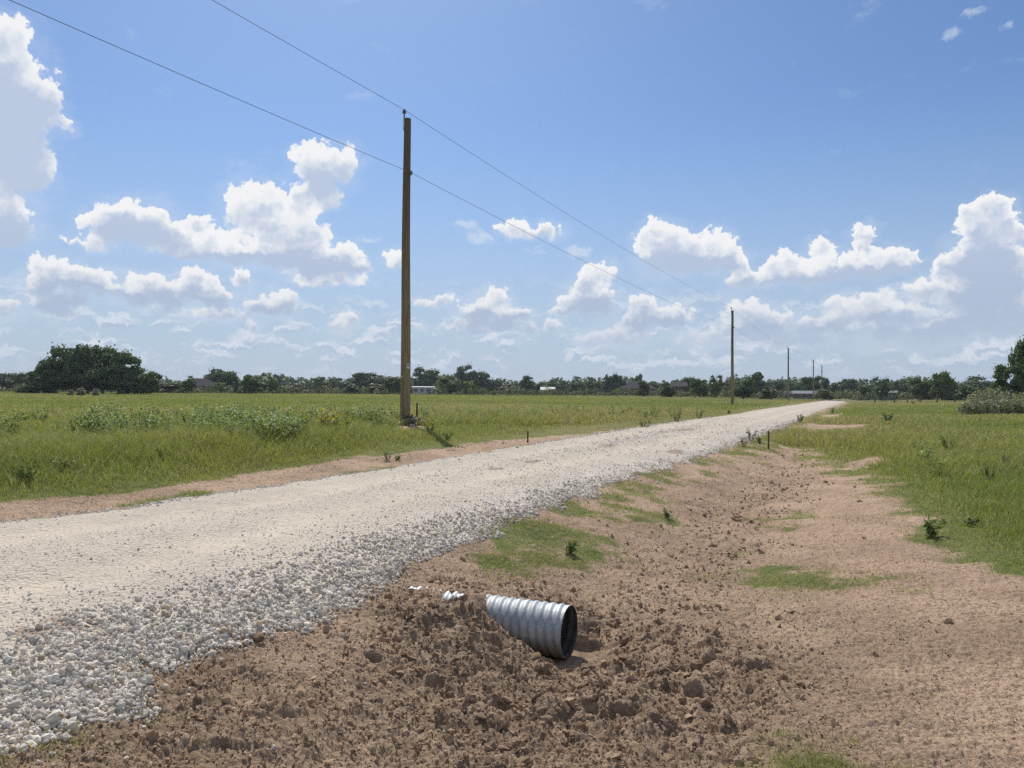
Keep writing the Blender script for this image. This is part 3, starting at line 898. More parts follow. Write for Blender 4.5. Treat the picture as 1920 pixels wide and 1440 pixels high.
clods(4200, lambda n: R.normal(2.2, 1.0, n), lambda n: R.normal(4.6, 1.3, n), lambda n: np.minimum(R.lognormal(math.log(0.0105), 0.60, n), 0.034), 0.42)
clods(16000, lambda n: R.uniform(-3.2, 3.6, n), lambda n: 1.8 + R.exponential(3.5, n), lambda n: R.lognormal(math.log(0.0062), 0.45, n), 0.35)
clods(5000, lambda n: R.normal(1.7, 0.8, n), lambda n: R.uniform(6, 28, n), lambda n: R.lognormal(math.log(0.014), 0.5, n), 0.4)
clods(1600, lambda n: R.uniform(8.0, 9.2, n), lambda n: R.uniform(3, 24, n), lambda n: R.lognormal(math.log(0.014), 0.45, n), 0.4)
NBIG = sum(len(q) for q in CS_)
clods(72000, lambda n: R.uniform(-3.4, 3.6, n), lambda n: 1.6 + R.exponential(3.6, n), lambda n: R.lognormal(math.log(0.0052), 0.42, n), 0.30)
pos = np.vstack(CP); siz = np.concatenate(CS_); tin = np.vstack(CT)
tin = tin * R.uniform(0.8, 1.25, (len(tin), 1))
me = scatter_mesh('dirt_clods', lumps, pos[:NBIG], np.minimum(siz[:NBIG], 0.06), rand_rot(NBIG, R), tin[:NBIG], M_CLOD)
tag(link('dirt_clods', me), 'crumbled brown clay clods scattered over the dug soil', 'clods', kind='stuff')
crumbs = [rock_shape(1, 140 + i, 8, 0.16, 0.45) for i in range(8)]
crumbs = [(V * np.array([1.3, 1.1, 0.55 if i % 3 else 1.0]), F) for i, (V, F) in enumerate(crumbs)]
me = scatter_mesh('soil_crumbs', crumbs, pos[NBIG:], siz[NBIG:], rand_rot(len(pos) - NBIG, R, 0.72), tin[NBIG:], M_CLOD)
tag(link('soil_crumbs', me), 'small dry crumbs of tan earth covering the bare soil', 'crumbs', kind='stuff')

# a few single pieces one can point at
SINGLE = [  # px, py, size, kind, label
    (277, 1279, 0.034, 'stone', 'squarish cream stone lying alone on the soil just off the gravel'),
    (309, 1290, 0.022, 'stone', 'small bright white stone beside the squarish cream stone'),
    (104, 1362, 0.042, 'stone', 'long flat white stone at the lowest corner of the gravel edge'),
    (484, 1207, 0.040, 'clod', 'dark clod of earth fallen among the gravel at the road edge'),
    (905, 1362, 0.036, 'clod', 'dark rounded clod standing alone in the soil below the culvert'),
    (1004, 1240, 0.050, 'clod', 'dark wedge shaped clod under the lower side of the culvert mouth'),
    (1170, 1238, 0.050, 'clod', 'upright dark clod in the hollow to the right of the culvert mouth'),
    (1250, 1262, 0.050, 'clod', 'pale broad clod with a shadowed hole beside it right of the culvert'),
]
for px, py, sz, kd, lab in SINGLE:
    g = gp(px, py); z = ground_z(g[0:1], g[1:2])[0]
    ar, al = road_edges(np.array([S_(*g)]))
    V, F = (rock_shape(2, int(px), 10, 0.04, 0.6) if kd == 'stone' else lumps[int(px) % 10])
    c = np.array([0.60, 0.55, 0.46]) if kd == 'stone' else np.array([0.18, 0.12, 0.078])
    me = mesh_np(kd, V * sz, F, [M_STONE if kd == 'stone' else M_CLOD], kd == 'clod', {'tint': np.repeat(c[None], len(V), 0)})
    o = link('loose_stone' if kd == 'stone' else 'dirt_clod', me, None, (g[0], g[1], z + sz * 0.3)); o.rotation_euler = (0.2, 0.1, px * 0.7)
    tag(o, lab, 'stone' if kd == 'stone' else 'clod')

# ------------------------------------------------------------------ culvert
mt, T, b, o = material('galvanised_steel')
P = T.node('ShaderNodeTexCoord').outputs['Object']
sp_ = T.voronoi(P, 55.0, 0, 0.5, out='Color'); sep = T.node('ShaderNodeSeparateColor'); T.put(sep.inputs[0], sp_)
n = T.noise(P, 7.0, 6.0, 0.65); dust = T.smooth(T.noise(P, 11.0, 6.0, 0.7), 0.50, 0.72)
col = T.mix(sep.outputs[0], (0.31, 0.34, 0.365, 1), (0.40, 0.43, 0.455, 1))
col = T.mix(T.math('MULTIPLY', T.smooth(n, 0.45, 0.68), 0.55), col, (0.26, 0.285, 0.31, 1))
zz_ = T.node('ShaderNodeSeparateXYZ'); T.put(zz_.inputs[0], P)
mudf = T.smooth(T.math('ADD', zz_.outputs[2], T.math('MULTIPLY', T.noise(P, 9.0, 5.0, 0.7), -0.22)), -0.10, -0.24)
dust = T.math('MAXIMUM', T.math('MULTIPLY', dust, 0.55), T.math('MULTIPLY', mudf, 0.9))
col = T.mix(dust, col, (0.30, 0.22, 0.15, 1))
T.put(b.inputs['Base Color'], col)
T.put(b.inputs['Metallic'], T.math('MULTIPLY_ADD', dust, -0.4, 0.68)); T.put(b.inputs['Roughness'], T.lin(n, 0.3, 0.7, 0.54, 0.72))
M_ZINC = mt
M_PIPE_IN = simple('shaded_silted_steel', (0.075, 0.070, 0.066), 0.8, 0.2, var=0.3, scale=12)  # silted bore, its colour darkened to stand in for the shade inside
LEN = 2.3; nt, nth = 420, 96
tt = np.linspace(0, LEN, nt); th = np.linspace(0, 2 * np.pi, nth, endpoint=False)
TT, TE = np.meshgrid(tt, th, indexing='ij')


def barrel(r0):
    r = r0 + 0.0048 * np.cos(2 * np.pi * (TT / 0.068 - 2 * TE / (2 * np.pi))) * sstep(0.0, 0.03, TT) - 0.012 * np.exp(-((TT - 0.27) / 0.09) ** 2 - ((np.mod(TE + np.pi, 2 * np.pi) - np.pi - 0.9) / 0.35) ** 2)
    # x runs along the road, z up, y into the bank
    return np.stack([r * np.sin(TE) * 0.98, TT, r * np.cos(TE) * 1.01], -1)


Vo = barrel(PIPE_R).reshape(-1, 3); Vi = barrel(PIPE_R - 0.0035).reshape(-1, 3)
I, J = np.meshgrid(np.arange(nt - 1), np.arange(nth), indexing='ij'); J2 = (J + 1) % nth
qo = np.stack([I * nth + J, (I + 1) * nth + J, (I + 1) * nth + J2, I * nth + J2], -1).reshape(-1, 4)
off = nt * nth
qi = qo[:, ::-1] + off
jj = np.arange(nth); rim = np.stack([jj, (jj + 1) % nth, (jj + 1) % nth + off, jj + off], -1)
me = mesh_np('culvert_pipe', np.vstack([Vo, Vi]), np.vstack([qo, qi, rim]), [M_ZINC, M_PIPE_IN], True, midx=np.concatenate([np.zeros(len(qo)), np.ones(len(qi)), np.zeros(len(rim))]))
cul = link('culvert_pipe', me); tag(cul, 'corrugated galvanised steel culvert pipe half buried in the dug soil', 'culvert')
ax = Vector((NX, NY, 0)); ux = Vector((UX, UY, 0))
mw = Matrix(((ux.x, ax.x, 0), (ux.y, ax.y, 0), (0, 0, 1))).to_4x4(); mw.translation = (MOUTH[0], MOUTH[1], PIPE_Z); cul.matrix_world = mw

# ------------------------------------------------------------------ grass
def leaf_tints(n, r, pal, var=0.18):
    k = r.integers(0, len(pal), n)
    return np.array(pal)[k] * r.uniform(1 - var, 1 + var, (n, 1))


M_GRASS = foliage('grass_blades', trans=0.40, rnd=0.0)


def blades(name, x, y, z, h, w, lean, tint, r, tipcol=1.25):
    n = len(x)
    th = r.uniform(0, 2 * np.pi, n); fx, fy = np.cos(th), np.sin(th)
    ph = r.uniform(0, 2 * np.pi, n); wx_, wy_ = np.cos(ph), np.sin(ph)
    B = np.stack([x, y, z - 0.01], 1); side = np.stack([wx_, wy_, np.zeros(n)], 1) * w[:, None]
    ln = np.stack([fx, fy, np.zeros(n)], 1) * (h * lean)[:, None]
    upv = np.zeros((n, 3)); upv[:, 2] = h
    mid = B + ln * 0.35 + upv * 0.58; tip = B + ln + upv * np.clip(1 - 0.25 * lean, 0.5, 1)[:, None]
    V = np.stack([B - side * 0.5, B + side * 0.5, mid + side * 0.38, mid - side * 0.38, tip], 1).reshape(-1, 3)
    o5 = np.arange(n) * 5
    F = np.vstack([np.stack([o5, o5 + 1, o5 + 2], 1), np.stack([o5, o5 + 2, o5 + 3], 1), np.stack([o5 + 3, o5 + 2, o5 + 4], 1)])
    C = np.repeat(tint, 5, 0)
    return mesh_np(name, V, F, [M_GRASS], True, {'tint': C})


RG = np.random.default_rng(21)
NB = 1150000
NX_ = 420000      # thinner growth to either side of the view
azr = np.radians(np.concatenate([RG.uniform(-37.5, 37.5, NB), RG.uniform(37.5, 68, NX_) * RG.choice([-1, 1], NX_)])); rr = 3.2 * (270 / 3.2) ** RG.random(NB + NX_); NB = NB + NX_
bx, by = np.sin(azr) * rr, np.cos(azr) * rr
gr, cl, ba = masks(bx, by)
a = A_(bx, by); s = S_(bx, by)
aR, aL = road_edges(s)
clump = fbm(bx * 1.1, by * 1.1, 4, 61) * 2; big_ = fbm(bx * 0.16, by * 0.16, 3, 62) * 1.4 + fbm(bx * 0.035, by * 0.035, 3, 64) * 1.8; tuft = fbm(bx * 3.6, by * 3.6, 3, 63) * 2
k = (RG.random(NB) < np.clip(gr * (1.0 + 0.6 * tuft) * (0.9 + 0.5 * clump), 0, 1)) & (gr > 0.12)
k &= ~((a > aR + 0.05) & (a < aL - 0.05))
bx, by, a, s, gr, clump, big_, tuft, rr, aL, aR = [q[k] for q in (bx, by, a, s, gr, clump, big_, tuft, rr, aL, aR)]
bz = ground_z(bx, by)
n = len(bx)
leftside = a > aL
gd = polydist(bx, by, G_RIGHT)
core = np.where(leftside, sstep(0.2, 2.6, a - aL - 0.8), sstep(0.0, 1.6, gd))       # short at the fringes, rank inside
h = (0.05 + 0.20 * core + 0.05 * clump * core + 0.05 * tuft * core) * RG.uniform(0.55, 1.35, n)
h = np.where(leftside, h * (1.05 + 0.6 * np.exp(-((a - aL - 4.0) / 2.0) ** 2) * sstep(40, 12, s)), h)
h = np.clip(h * (1 + 0.5 * big_), 0.025, 0.75) * (1 - 0.45 * sstep(25, 80, rr))
P_SHORT = poly([(560, 885), (660, 832), (725, 803), (830, 800), (1000, 800), (1240, 790), (1120, 812), (980, 832), (850, 862), (640, 890)])
h = h * (1 - 0.55 * sstep(-0.4, 0.5, polydist(bx, by, P_SHORT) + 0.4 * clump))
w = np.maximum(0.0036, 0.00062 * rr) * RG.uniform(0.7, 1.3, n)
lean = np.clip(RG.normal(0.8, 0.4, n), 0.05, 1.8)
green = np.array([0.182, 0.224, 0.060]); yellow = np.array([0.285, 0.278, 0.096]); deep = np.array([0.118, 0.160, 0.046]); straw = np.array([0.42, 0.35, 0.21])
f1_ = np.clip(0.5 + 0.9 * big_ + 0.35 * clump + RG.normal(0, 0.22, n), 0, 1)[:, None]
f2_ = np.clip(-0.15 - 0.8 * clump + RG.normal(0, 0.25, n), 0, 1)[:, None]
tint = green * (1 - f1_) + yellow * f1_; tint = tint * (1 - f2_ * 0.6) + deep * f2_ * 0.6
patch = fbm(bx * 0.028 + 3, by * 0.028, 4, 67) * 2
drys = (RG.random(n) < np.clip(0.10 + 0.25 * big_ * sstep(18, 40, rr) + 0.10 * (1 - core) + 0.28 * ((~leftside) & (gd < -0.3)) + 0.65 * sstep(-0.05, 0.4, patch) * sstep(22, 40, rr), 0, 0.7))[:, None]
tint = np.where(drys, straw * RG.uniform(0.6, 1.1, (n, 1)), tint)
for nm, kk, lab, cat in (('meadow_grass', leftside, 'tall yellow green grass of the open meadow left of the lane', 'grass'),
                         ('pasture_grass', (~leftside) & (gd > -0.6), 'green pasture grass right of the ditch with straw coloured stems', 'grass'),
                         ('bank_grass', (~leftside) & (gd <= -0.6), 'short sparse grass patches on the bare ditch bank', 'grass')):
    me = blades(nm, bx[kk], by[kk], bz[kk], h[kk], w[kk], lean[kk], tint[kk], RG)
    tag(link(nm, me), lab, cat, kind='stuff')
# bleached straw lying over the soil
ns = 2600
a = RG.uniform(-3.5, 3.6, ns); s = 2.0 + RG.exponential(4.0, ns); x, y = XY(a, s)
gr, cl, ba = masks(x, y); aR, aL = road_edges(s); k = (a < aR - 0.05) & (RG.random(ns) < 0.35 + 0.6 * (a < 0.5)); x, y = x[k], y[k]; nn = len(x)
me = blades('dry_straw', x, y, ground_z(x, y) + 0.012, RG.uniform(0.006, 0.05, nn), np.full(nn, 0.0032), RG.uniform(2, 5, nn), leaf_tints(nn, RG, [(0.42, 0.34, 0.22), (0.30, 0.23, 0.14), (0.16, 0.11, 0.07)]), RG)
tag(link('dry_straw', me), 'bits of dry straw and dead stems lying on the bare soil', 'straw', kind='stuff')
HAZE = 0.00016

# ------------------------------------------------------------------ plants with leaves
RT = np.random.default_rng(77)
M_LEAF = foliage('tree_leaves', (1, 1, 1), 0.30, 0.16)
M_WEED = foliage('weed_leaves', (1, 1, 1), 0.38, 0.15)
M_BARK = simple('bark', (0.085, 0.068, 0.052), 0.9, var=0.35, scale=9, bump=0.6)
M_STEM = simple('weed_stem', (0.14, 0.15, 0.06), 0.8, var=0.3, scale=20)


def leaf_quads(C, nrm, size, tint, r, asp=1.6):
    """a rhombic leaf at every centre"""
    n = len(C)
    t = np.cross(nrm, r.normal(size=(n, 3))); t /= np.linalg.norm(t, axis=1)[:, None] + 1e-9
    b = np.cross(nrm, t)
    a_ = t * (size * asp * 0.5)[:, None]; b_ = b * (size * 0.5)[:, None]
    V = np.stack([C - a_, C - b_ * 0.9, C + a_, C + b_ * 0.9], 1).reshape(-1, 3)
    F = (np.arange(n) * 4)[:, None] + np.arange(4)
    return V, F, np.repeat(tint, 4, 0)


def crown_data(seed, kind, nleaf, pal, leaf=0.035):
    """crown of unit height and width around the axis, trunk foot at the origin"""
    r = np.random.default_rng(seed)
    zlo, zhi = {'oak': (0.10, 1.0), 'bush': (0.0, 1.0), 'spiky': (0.12, 1.0), 'cone': (0.08, 1.0), 'open': (0.25, 1.0)}[kind]
    nl = {'oak': 46, 'bush': 40, 'spiky': 38, 'cone': 46, 'open': 30}[kind]
    lc, lr = [], []
    while len(lc) < nl:
        p = r.uniform(-1, 1, 3)
        q = p.copy(); zz = (p[2] + 1) / 2
        if kind == 'cone': rad = 1.05 * (1 - zz) ** 0.75 + 0.12
        elif kind == 'bush': rad = math.sqrt(max(0, 1 - (zz * 1.0) ** 2.4)) * 1.0
        elif kind == 'spiky': rad = (0.55 + 0.45 * math.sin(zz * 3.0))
        else: rad = max(0, 1 - abs((zz - 0.45) / 0.62) ** 2.6) ** 0.5
        d = math.hypot(p[0], p[1])
        if d > rad or d < rad * r.uniform(0, 0.75): continue
        k = r.uniform(0.75, 1.0)
        lc.append((p[0] * 0.43 * k, p[1] * 0.43 * k, zlo + (zhi - zlo - 0.06) * zz)); lr.append(r.uniform(0.085, 0.19) * (0.65 if kind in ('spiky', 'open') else 1))
    lc = np.array(lc); lr = np.array(lr)
    w = lr ** 2; w /= w.sum()
    ix = r.choice(nl, nleaf, p=w)
    dirs = r.normal(size=(nleaf, 3)); dirs[:, 2] = np.abs(dirs[:, 2]) * 0.9 - 0.25; dirs /= np.linalg.norm(dirs, axis=1)[:, None]
    rad = lr[ix] * r.uniform(0.45, 1.08, nleaf) ** 0.6
    lobe_n = 1 + 0.35 * np.sin(dirs[:, 0] * 9 + ix) * np.sin(dirs[:, 1] * 8 + ix * 2) * np.sin(dirs[:, 2] * 9)
    C = lc[ix] + dirs * (rad * lobe_n)[:, None] * np.array([1, 1, 0.85])
    if kind in ('spiky', 'open', 'oak'):
        k = r.random(nleaf) < (0.16 if kind != 'oak' else 0.05)
        C[k] += dirs[k] * r.uniform(0.02, 0.13, (k.sum(), 1)) + np.array([0, 0, 0.02])
    C[:, 2] = np.maximum(C[:, 2], 0.01)
    nrm = dirs * 1.1 + r.normal(size=(nleaf, 3)) * 0.42; nrm /= np.linalg.norm(nrm, axis=1)[:, None]
    tone = r.uniform(0.78, 1.22, nl)[ix] * r.uniform(0.9, 1.1, nleaf)
    tint = np.array(pal)[r.integers(0, len(pal), nleaf)] * tone[:, None]
    V, F, Cc = leaf_quads(C, nrm, leaf * r.uniform(0.7, 1.35, nleaf), tint, r)
    return V, F, Cc, lc


PAL = {'dark': [(0.074, 0.116, 0.048), (0.094, 0.138, 0.054), (0.064, 0.102, 0.050)],
       'blue': [(0.072, 0.108, 0.056), (0.088, 0.126, 0.064), (0.062, 0.096, 0.052)],
       'green': [(0.100, 0.142, 0.044), (0.120, 0.160, 0.050), (0.086, 0.126, 0.044)],
       'olive': [(0.125, 0.136, 0.062), (0.105, 0.120, 0.058), (0.138, 0.142, 0.078)],
       'pale': [(0.215, 0.225, 0.140), (0.170, 0.186, 0.110), (0.250, 0.250, 0.170)]}
CROWNS = {}


def crown_mesh(kind, hue, v=0):
    key = (kind, hue, v)
    if key not in CROWNS:
        V, F, C, lc = crown_data(hash((len(kind), hue[0], v)) % 0 if False else (sum(map(ord, kind + hue)) * 13 + v * 7), kind, {'oak': 7500, 'bush': 6000, 'spiky': 3200, 'cone': 6000, 'open': 1700}[kind], PAL[hue],
                                 {'oak': 0.046, 'bush': 0.054, 'spiky': 0.040, 'cone': 0.046, 'open': 0.040}[kind])
        me = mesh_np('crown', V, F, [M_LEAF], False, {'tint': C})
        g = Geo()
        top = 0.62 if kind != 'bush' else 0.4
        r = random.Random(v + 5)
        pts = [(0, 0, -0.03), (0.008, 0.004, 0.10), (-0.006, 0.006, 0.28), (0.01, 0, top)]
        g.tube(pts, [0.036, 0.026, 0.020, 0.008], 8)
        for i in range(0, len(lc), 4):
            q = lc[i]; z0 = max(0.08, min(top, q[2] * 0.55)); m_ = (q[0] * 0.45, q[1] * 0.45, z0 + (q[2] - z0) * 0.6)
            g.tube([(0, 0, z0), m_, tuple(q)], [0.012, 0.008, 0.003], 5)
        tm = g.make('trunk', M_BARK, smooth=True); tmesh = tm.data; bpy.data.objects.remove(tm)
        CROWNS[key] = (me, tmesh)
    return CROWNS[key]


NEAR_Z = lambda x, y: float(base_z(x, y))


def tree(px, top, base, width, dist, kind, hue, label, v=0, name='tree', cat='tree', group='trees along the far edge of the fields', depth=1.0):
    """crown seen between photo rows top and base and `width` columns wide"""
    me, tm = crown_mesh(kind, hue, v)
    x, y = at(px, dist); z = NEAR_Z(x, y)
    v_ = ray(px, top); ztop = EYE + v_.z / v_.y * y
    h = max(1.0, ztop - z); wd = width / FPX * y
    t = thing(name, label, cat, (x, y, z - 0.05), group, rz=RT.uniform(0, 6.28))
    c = link('crown', me, t); c.scale = (wd * 1.12, wd * 1.12 * depth, h * RT.uniform(1.0, 1.09))
    k = link('trunk', tm, t); k.scale = (max(wd, h * 0.5), max(wd, h * 0.5), h * 0.95)
    return t


TREES = [
    # left: distant pair, then the big dark clump
    (18, 701, 735, 62, 250, 'oak', 'blue', 'bluish distant tree at the left end of the horizon, left of the big dark clump', 0),
    (50, 699, 735, 46, 240, 'oak', 'blue', 'small round distant tree touching the left foot of the big dark clump', 1),
    (72, 694, 735, 62, 152, 'bush', 'dark', 'low dark tree forming the left toe of the big dark clump', 0),
    (98, 676, 735, 58, 150, 'oak', 'dark', 'dark pointed tree second from the left toe of the big dark clump', 2),
    (133, 657, 735, 74, 152, 'oak', 'dark', 'tall dark tree on the left shoulder of the big clump', 3),
    (164, 650, 735, 76, 150, 'oak', 'dark', 'tallest dark tree at the summit of the big left clump', 4),
    (192, 655, 735, 74, 154, 'oak', 'dark', 'tall dark tree just right of the summit of the big left clump', 5),
    (222, 669, 735, 72, 150, 'oak', 'dark', 'dark tree on the right shoulder of the big left clump', 6),
    (252, 687, 736, 62, 150, 'bush', 'dark', 'rounded dark tree near the right toe of the big left clump', 1),
    (281, 698, 737, 40, 148, 'oak', 'green', 'greener tree ending the right side of the big left clump', 0),
    (318, 716, 738, 60, 190, 'bush', 'olive', 'wide low olive bush left of the bare topped sapling', 0),
    (352, 704, 738, 34, 175, 'spiky', 'dark', 'thin sapling with a bare twig top in front of the grey farmhouse', 0),
    (413, 695, 737, 56, 275, 'oak', 'blue', 'large rounded blue green tree right of the grey farmhouse', 2),
    (415, 717, 738, 34, 195, 'spiky', 'green', 'small green tree standing in front of the large rounded blue green tree', 1),
    (443, 713, 738, 12, 195, 'cone', 'dark', 'very narrow dark sapling between the large blue green tree and the leafy bush', 0),
    (471, 701, 738, 40, 185, 'bush', 'green', 'bright green bushy tree with a dense dark foot', 2),
    (511, 707, 738, 24, 188, 'spiky', 'green', 'slim light green tree right of the bright bushy tree', 2),
    (495, 717, 738, 46, 240, 'bush', 'olive', 'low olive bush behind the slim light green tree', 1),
    (545, 718, 737, 56, 330, 'bush', 'blue', 'low bluish tree under the small far utility pole with a crossarm', 0),
    (610, 709, 738, 46, 300, 'oak', 'blue', 'bluish round tree at the left end of the wood behind the big pole', 3),
    (640, 712, 738, 46, 320, 'oak', 'blue', 'blue green tree second in the wood left of the big pole', 4),
    (660, 718, 739, 28, 205, 'bush', 'dark', 'small dark bush standing out before the wood left of the big pole', 3),
    (683, 703, 738, 60, 330, 'oak', 'blue', 'broad domed tree in the middle of the wood left of the big pole', 5),
    (716, 702, 738, 60, 340, 'oak', 'blue', 'broad domed tree in the wood just left of the big pole', 6),
    (705, 719, 739, 40, 230, 'bush', 'olive', 'olive bush at the foot of the wood left of the big pole', 2),
    (738, 710, 740, 36, 215, 'oak', 'dark', 'dark tree half hidden behind the left side of the big pole', 7),
    (800, 693, 740, 52, 330, 'oak', 'blue', 'high rounded tree above the white trailer right of the big pole', 8),
    (841, 706, 741, 46, 235, 'oak', 'green', 'bright green tree right of the white trailer', 1),
    (874, 690, 741, 44, 330, 'oak', 'blue', 'highest tree of the wood right of the white trailer', 9),
    (903, 700, 741, 40, 340, 'oak', 'blue', 'bluish tree sloping down right of the highest tree of the wood', 10),
    (880, 709, 741, 32, 225, 'cone', 'green', 'green upright tree in front of the highest tree of the wood', 1),
    (930, 712, 741, 36, 345, 'oak', 'blue', 'small bluish tree ending the wood right of the white trailer', 11),
    (952, 721, 741, 44, 260, 'bush', 'olive', 'low olive bush between the wood and the lone round tree', 3),
    (990, 707, 741, 32, 300, 'oak', 'blue', 'lone round topped tree left of the white roofed house', 0),
    (1012, 718, 741, 26, 330, 'oak', 'blue', 'small tree just right of the lone round topped tree', 2),
    (1033, 715, 741, 26, 350, 'oak', 'blue', 'small rounded tree behind the white roofed house', 4),
    (1051, 718, 742, 16, 340, 'cone', 'blue', 'narrow tree right of the white roofed house', 2),
    (1084, 715, 742, 32, 290, 'oak', 'blue', 'dark rounded tree in the gap right of the white roofed house', 6),
    (1112, 714, 742, 34, 340, 'oak', 'olive', 'faded olive tree left of the two tall narrow trees', 0),
    (1140, 706, 742, 18, 320, 'oak', 'blue', 'left one of the two tall narrow trees beside the hipped roof house', 8),
    (1157, 703, 742, 22, 320, 'oak', 'blue', 'right one of the two tall narrow trees beside the hipped roof house', 10),
    (1178, 712, 742, 28, 330, 'bush', 'blue', 'low bluish tree behind the chimney of the hipped roof house', 1),
    (1197, 704, 742, 17, 310, 'oak', 'dark', 'narrow dark tree rising behind the hipped roof house', 8),
    (1206, 717, 743, 24, 190, 'oak', 'olive', 'olive tree standing before the middle of the hipped roof house', 1),
    (1227, 718, 743, 30, 320, 'oak', 'blue', 'small blue green tree right behind the hipped roof house', 12),
    (1251, 716, 744, 30, 185, 'bush', 'dark', 'dark bush tree between the hipped roof house and the dark brown house', 4),
    (1294, 709, 744, 32, 280, 'oak', 'dark', 'broad dark tree right of the dark brown house', 9),
    (1312, 714, 745, 34, 200, 'oak', 'green', 'green tree in front of the broad dark tree right of the dark brown house', 2),
    (1341, 703, 745, 32, 190, 'spiky', 'green', 'tall ragged green tree left of the second pole', 3),
    (1364, 716, 745, 34, 300, 'bush', 'olive', 'faded olive tree behind the second pole', 2),
    (1393, 711, 746, 38, 175, 'oak', 'dark', 'dark round bushy tree right of the second pole', 10),
    (1424, 701, 745, 42, 260, 'cone', 'blue', 'tall dark blue green tree with stepped sides right of the second pole', 3),
    (1440, 722, 746, 30, 180, 'bush', 'olive', 'low olive bush left of the white truck', 4),
    (1458, 714, 746, 30, 290, 'oak', 'blue', 'pale distant tree behind the white truck', 1),
    (1487, 717, 746, 26, 280, 'oak', 'blue', 'small distant tree just right of the third pole', 3),
    (1516, 709, 748, 34, 300, 'oak', 'blue', 'domed tree behind the fourth pole', 5),
    (1538, 709, 748, 34, 300, 'oak', 'blue', 'domed tree behind the fifth and farthest pole', 7),
    (1545, 730, 749, 34, 195, 'bush', 'olive', 'brownish low bush right of the grey barn', 5),
    (1572, 717, 748, 32, 290, 'oak', 'blue', 'rounded tree left of the end of the lane', 9),
    (1592, 712, 748, 32, 300, 'oak', 'blue', 'rounded tree straight above the end of the lane', 11),
    (1618, 721, 749, 36, 220, 'bush', 'green', 'green bush tree just right of the end of the lane', 5),
    (1652, 703, 749, 40, 190, 'spiky', 'dark', 'dark spiky topped tree right of the end of the lane', 4),
    (1680, 716, 748, 26, 300, 'oak', 'blue', 'small distant tree right of the dark spiky topped tree', 0),
    (1707, 711, 748, 34, 290, 'oak', 'blue', 'round distant tree above the wire fence', 2),
    (1728, 711, 749, 42, 185, 'oak', 'green', 'yellowish green tree behind the wire fence', 3),
    (1766, 702, 749, 42, 180, 'oak', 'green', 'leafy green tree with a pointed top right of the wire fence', 4),
    (1782, 716, 749, 30, 185, 'bush', 'dark', 'dark bushy tree at the right foot of the pointed leafy tree', 6),
    (1828, 708, 748, 62, 260, 'oak', 'blue', 'wide low domed tree left of the big tree at the right edge', 4),
    (1815, 722, 749, 40, 180, 'bush', 'green', 'green bush before the wide low domed tree', 7),
    (1868, 714, 748, 28, 120, 'bush', 'green', 'green bush at the left foot of the big tree at the right edge', 8),
    (1894, 681, 748, 54, 92, 'oak', 'dark', 'dark spreading tree behind the grey green brush heap', 12),
    (1936, 634, 748, 66, 96, 'oak', 'dark', 'tall dark tree cut by the right edge of the picture', 13),
]
for q in TREES:
    nm = 'bush' if q[5] == 'bush' and q[2] - q[1] < 28 else 'tree'
    tree(*q[:8], v=q[8], name=nm, cat=nm)

# far wood and undergrowth closing the horizon
def leaf_mass(name, cols, hue, leaf, label, cat, per=26):
    C, Nn, Tn, Sz = [], [], [], []
    for (px, top, dist, wpx) in cols:
        x, y = at(px, dist); z = NEAR_Z(x, y); v_ = ray(px, top); h = max(0.6, EYE + v_.z / v_.y * y - z); w_ = wpx / FPX * y
        n = per
        th = RT.uniform(0, 6.28, n); ph = RT.uniform(0, 1, n); rr_ = RT.uniform(0.6, 1.05, n)
        C.append(np.stack([x + np.cos(th) * np.sqrt(1 - ph ** 2 * 0.9) * w_ * rr_, y + np.sin(th) * w_ * rr_ * 0.8, z + h * ph * rr_], 1))
        d = np.stack([np.cos(th), np.sin(th), ph * 1.2], 1) + RT.normal(size=(n, 3)) * 0.5; Nn.append(d / np.linalg.norm(d, axis=1)[:, None])
        Tn.append(np.array(PAL[hue])[RT.integers(0, 3, n)] * RT.uniform(0.7, 1.3) * RT.uniform(0.8, 1.2, (n, 1))); Sz.append(leaf * dist / 250 * RT.uniform(0.7, 1.3, n))
    V, F, Cc = leaf_quads(np.vstack(C), np.vstack(Nn), np.concatenate(Sz), np.vstack(Tn), RT)
    me = mesh_np(name, V, F, [M_LEAF], False, {'tint': Cc})
    return tag(link(name, me), label, cat, kind='stuff')


cols = []
for px in np.arange(-120, 2060, 7.0):
    t = 711 + 5 * math.sin(px * 0.021) + 4 * math.sin(px * 0.057 + 1) + RT.uniform(-3, 3) + (8 if 1050 < px < 1075 else 0) + (px - 960) * 0.004
    cols.append((px + RT.uniform(-3, 3), t, RT.uniform(360, 470), RT.uniform(9, 15)))
leaf_mass('distant_wood', cols, 'blue', 0.95, 'hazy blue green wood closing the horizon behind the single trees', 'wood', 150)
cols = []
for px in np.arange(-60, 1990, 5.0):
    if 60 < px < 290 or 760 < px < 815 or 1480 < px < 1530: continue
    cols.append((px + RT.uniform(-3, 3), 727 + 3.5 * math.sin(px * 0.09) + RT.uniform(-3, 4) + (px - 760) * 0.0065, RT.uniform(205, 250), RT.uniform(4, 8)))
leaf_mass('undergrowth', cols, 'olive', 0.42, 'olive green scrub filling the foot of the tree line', 'scrub', 70)
cols = []
for px in np.arange(-60, 1990, 4.0):
    cols.append((px + RT.uniform(-3, 3), 735.5 + RT.uniform(-2.5, 1) + (px - 760) * 0.0065, RT.uniform(170, 200), RT.uniform(2, 5)))
leaf_mass('field_edge_weeds', [c for c in cols if not 1480 < c[0] < 1640], 'olive', 0.22, 'olive weeds along the far edge of the meadow', 'weeds', 12)

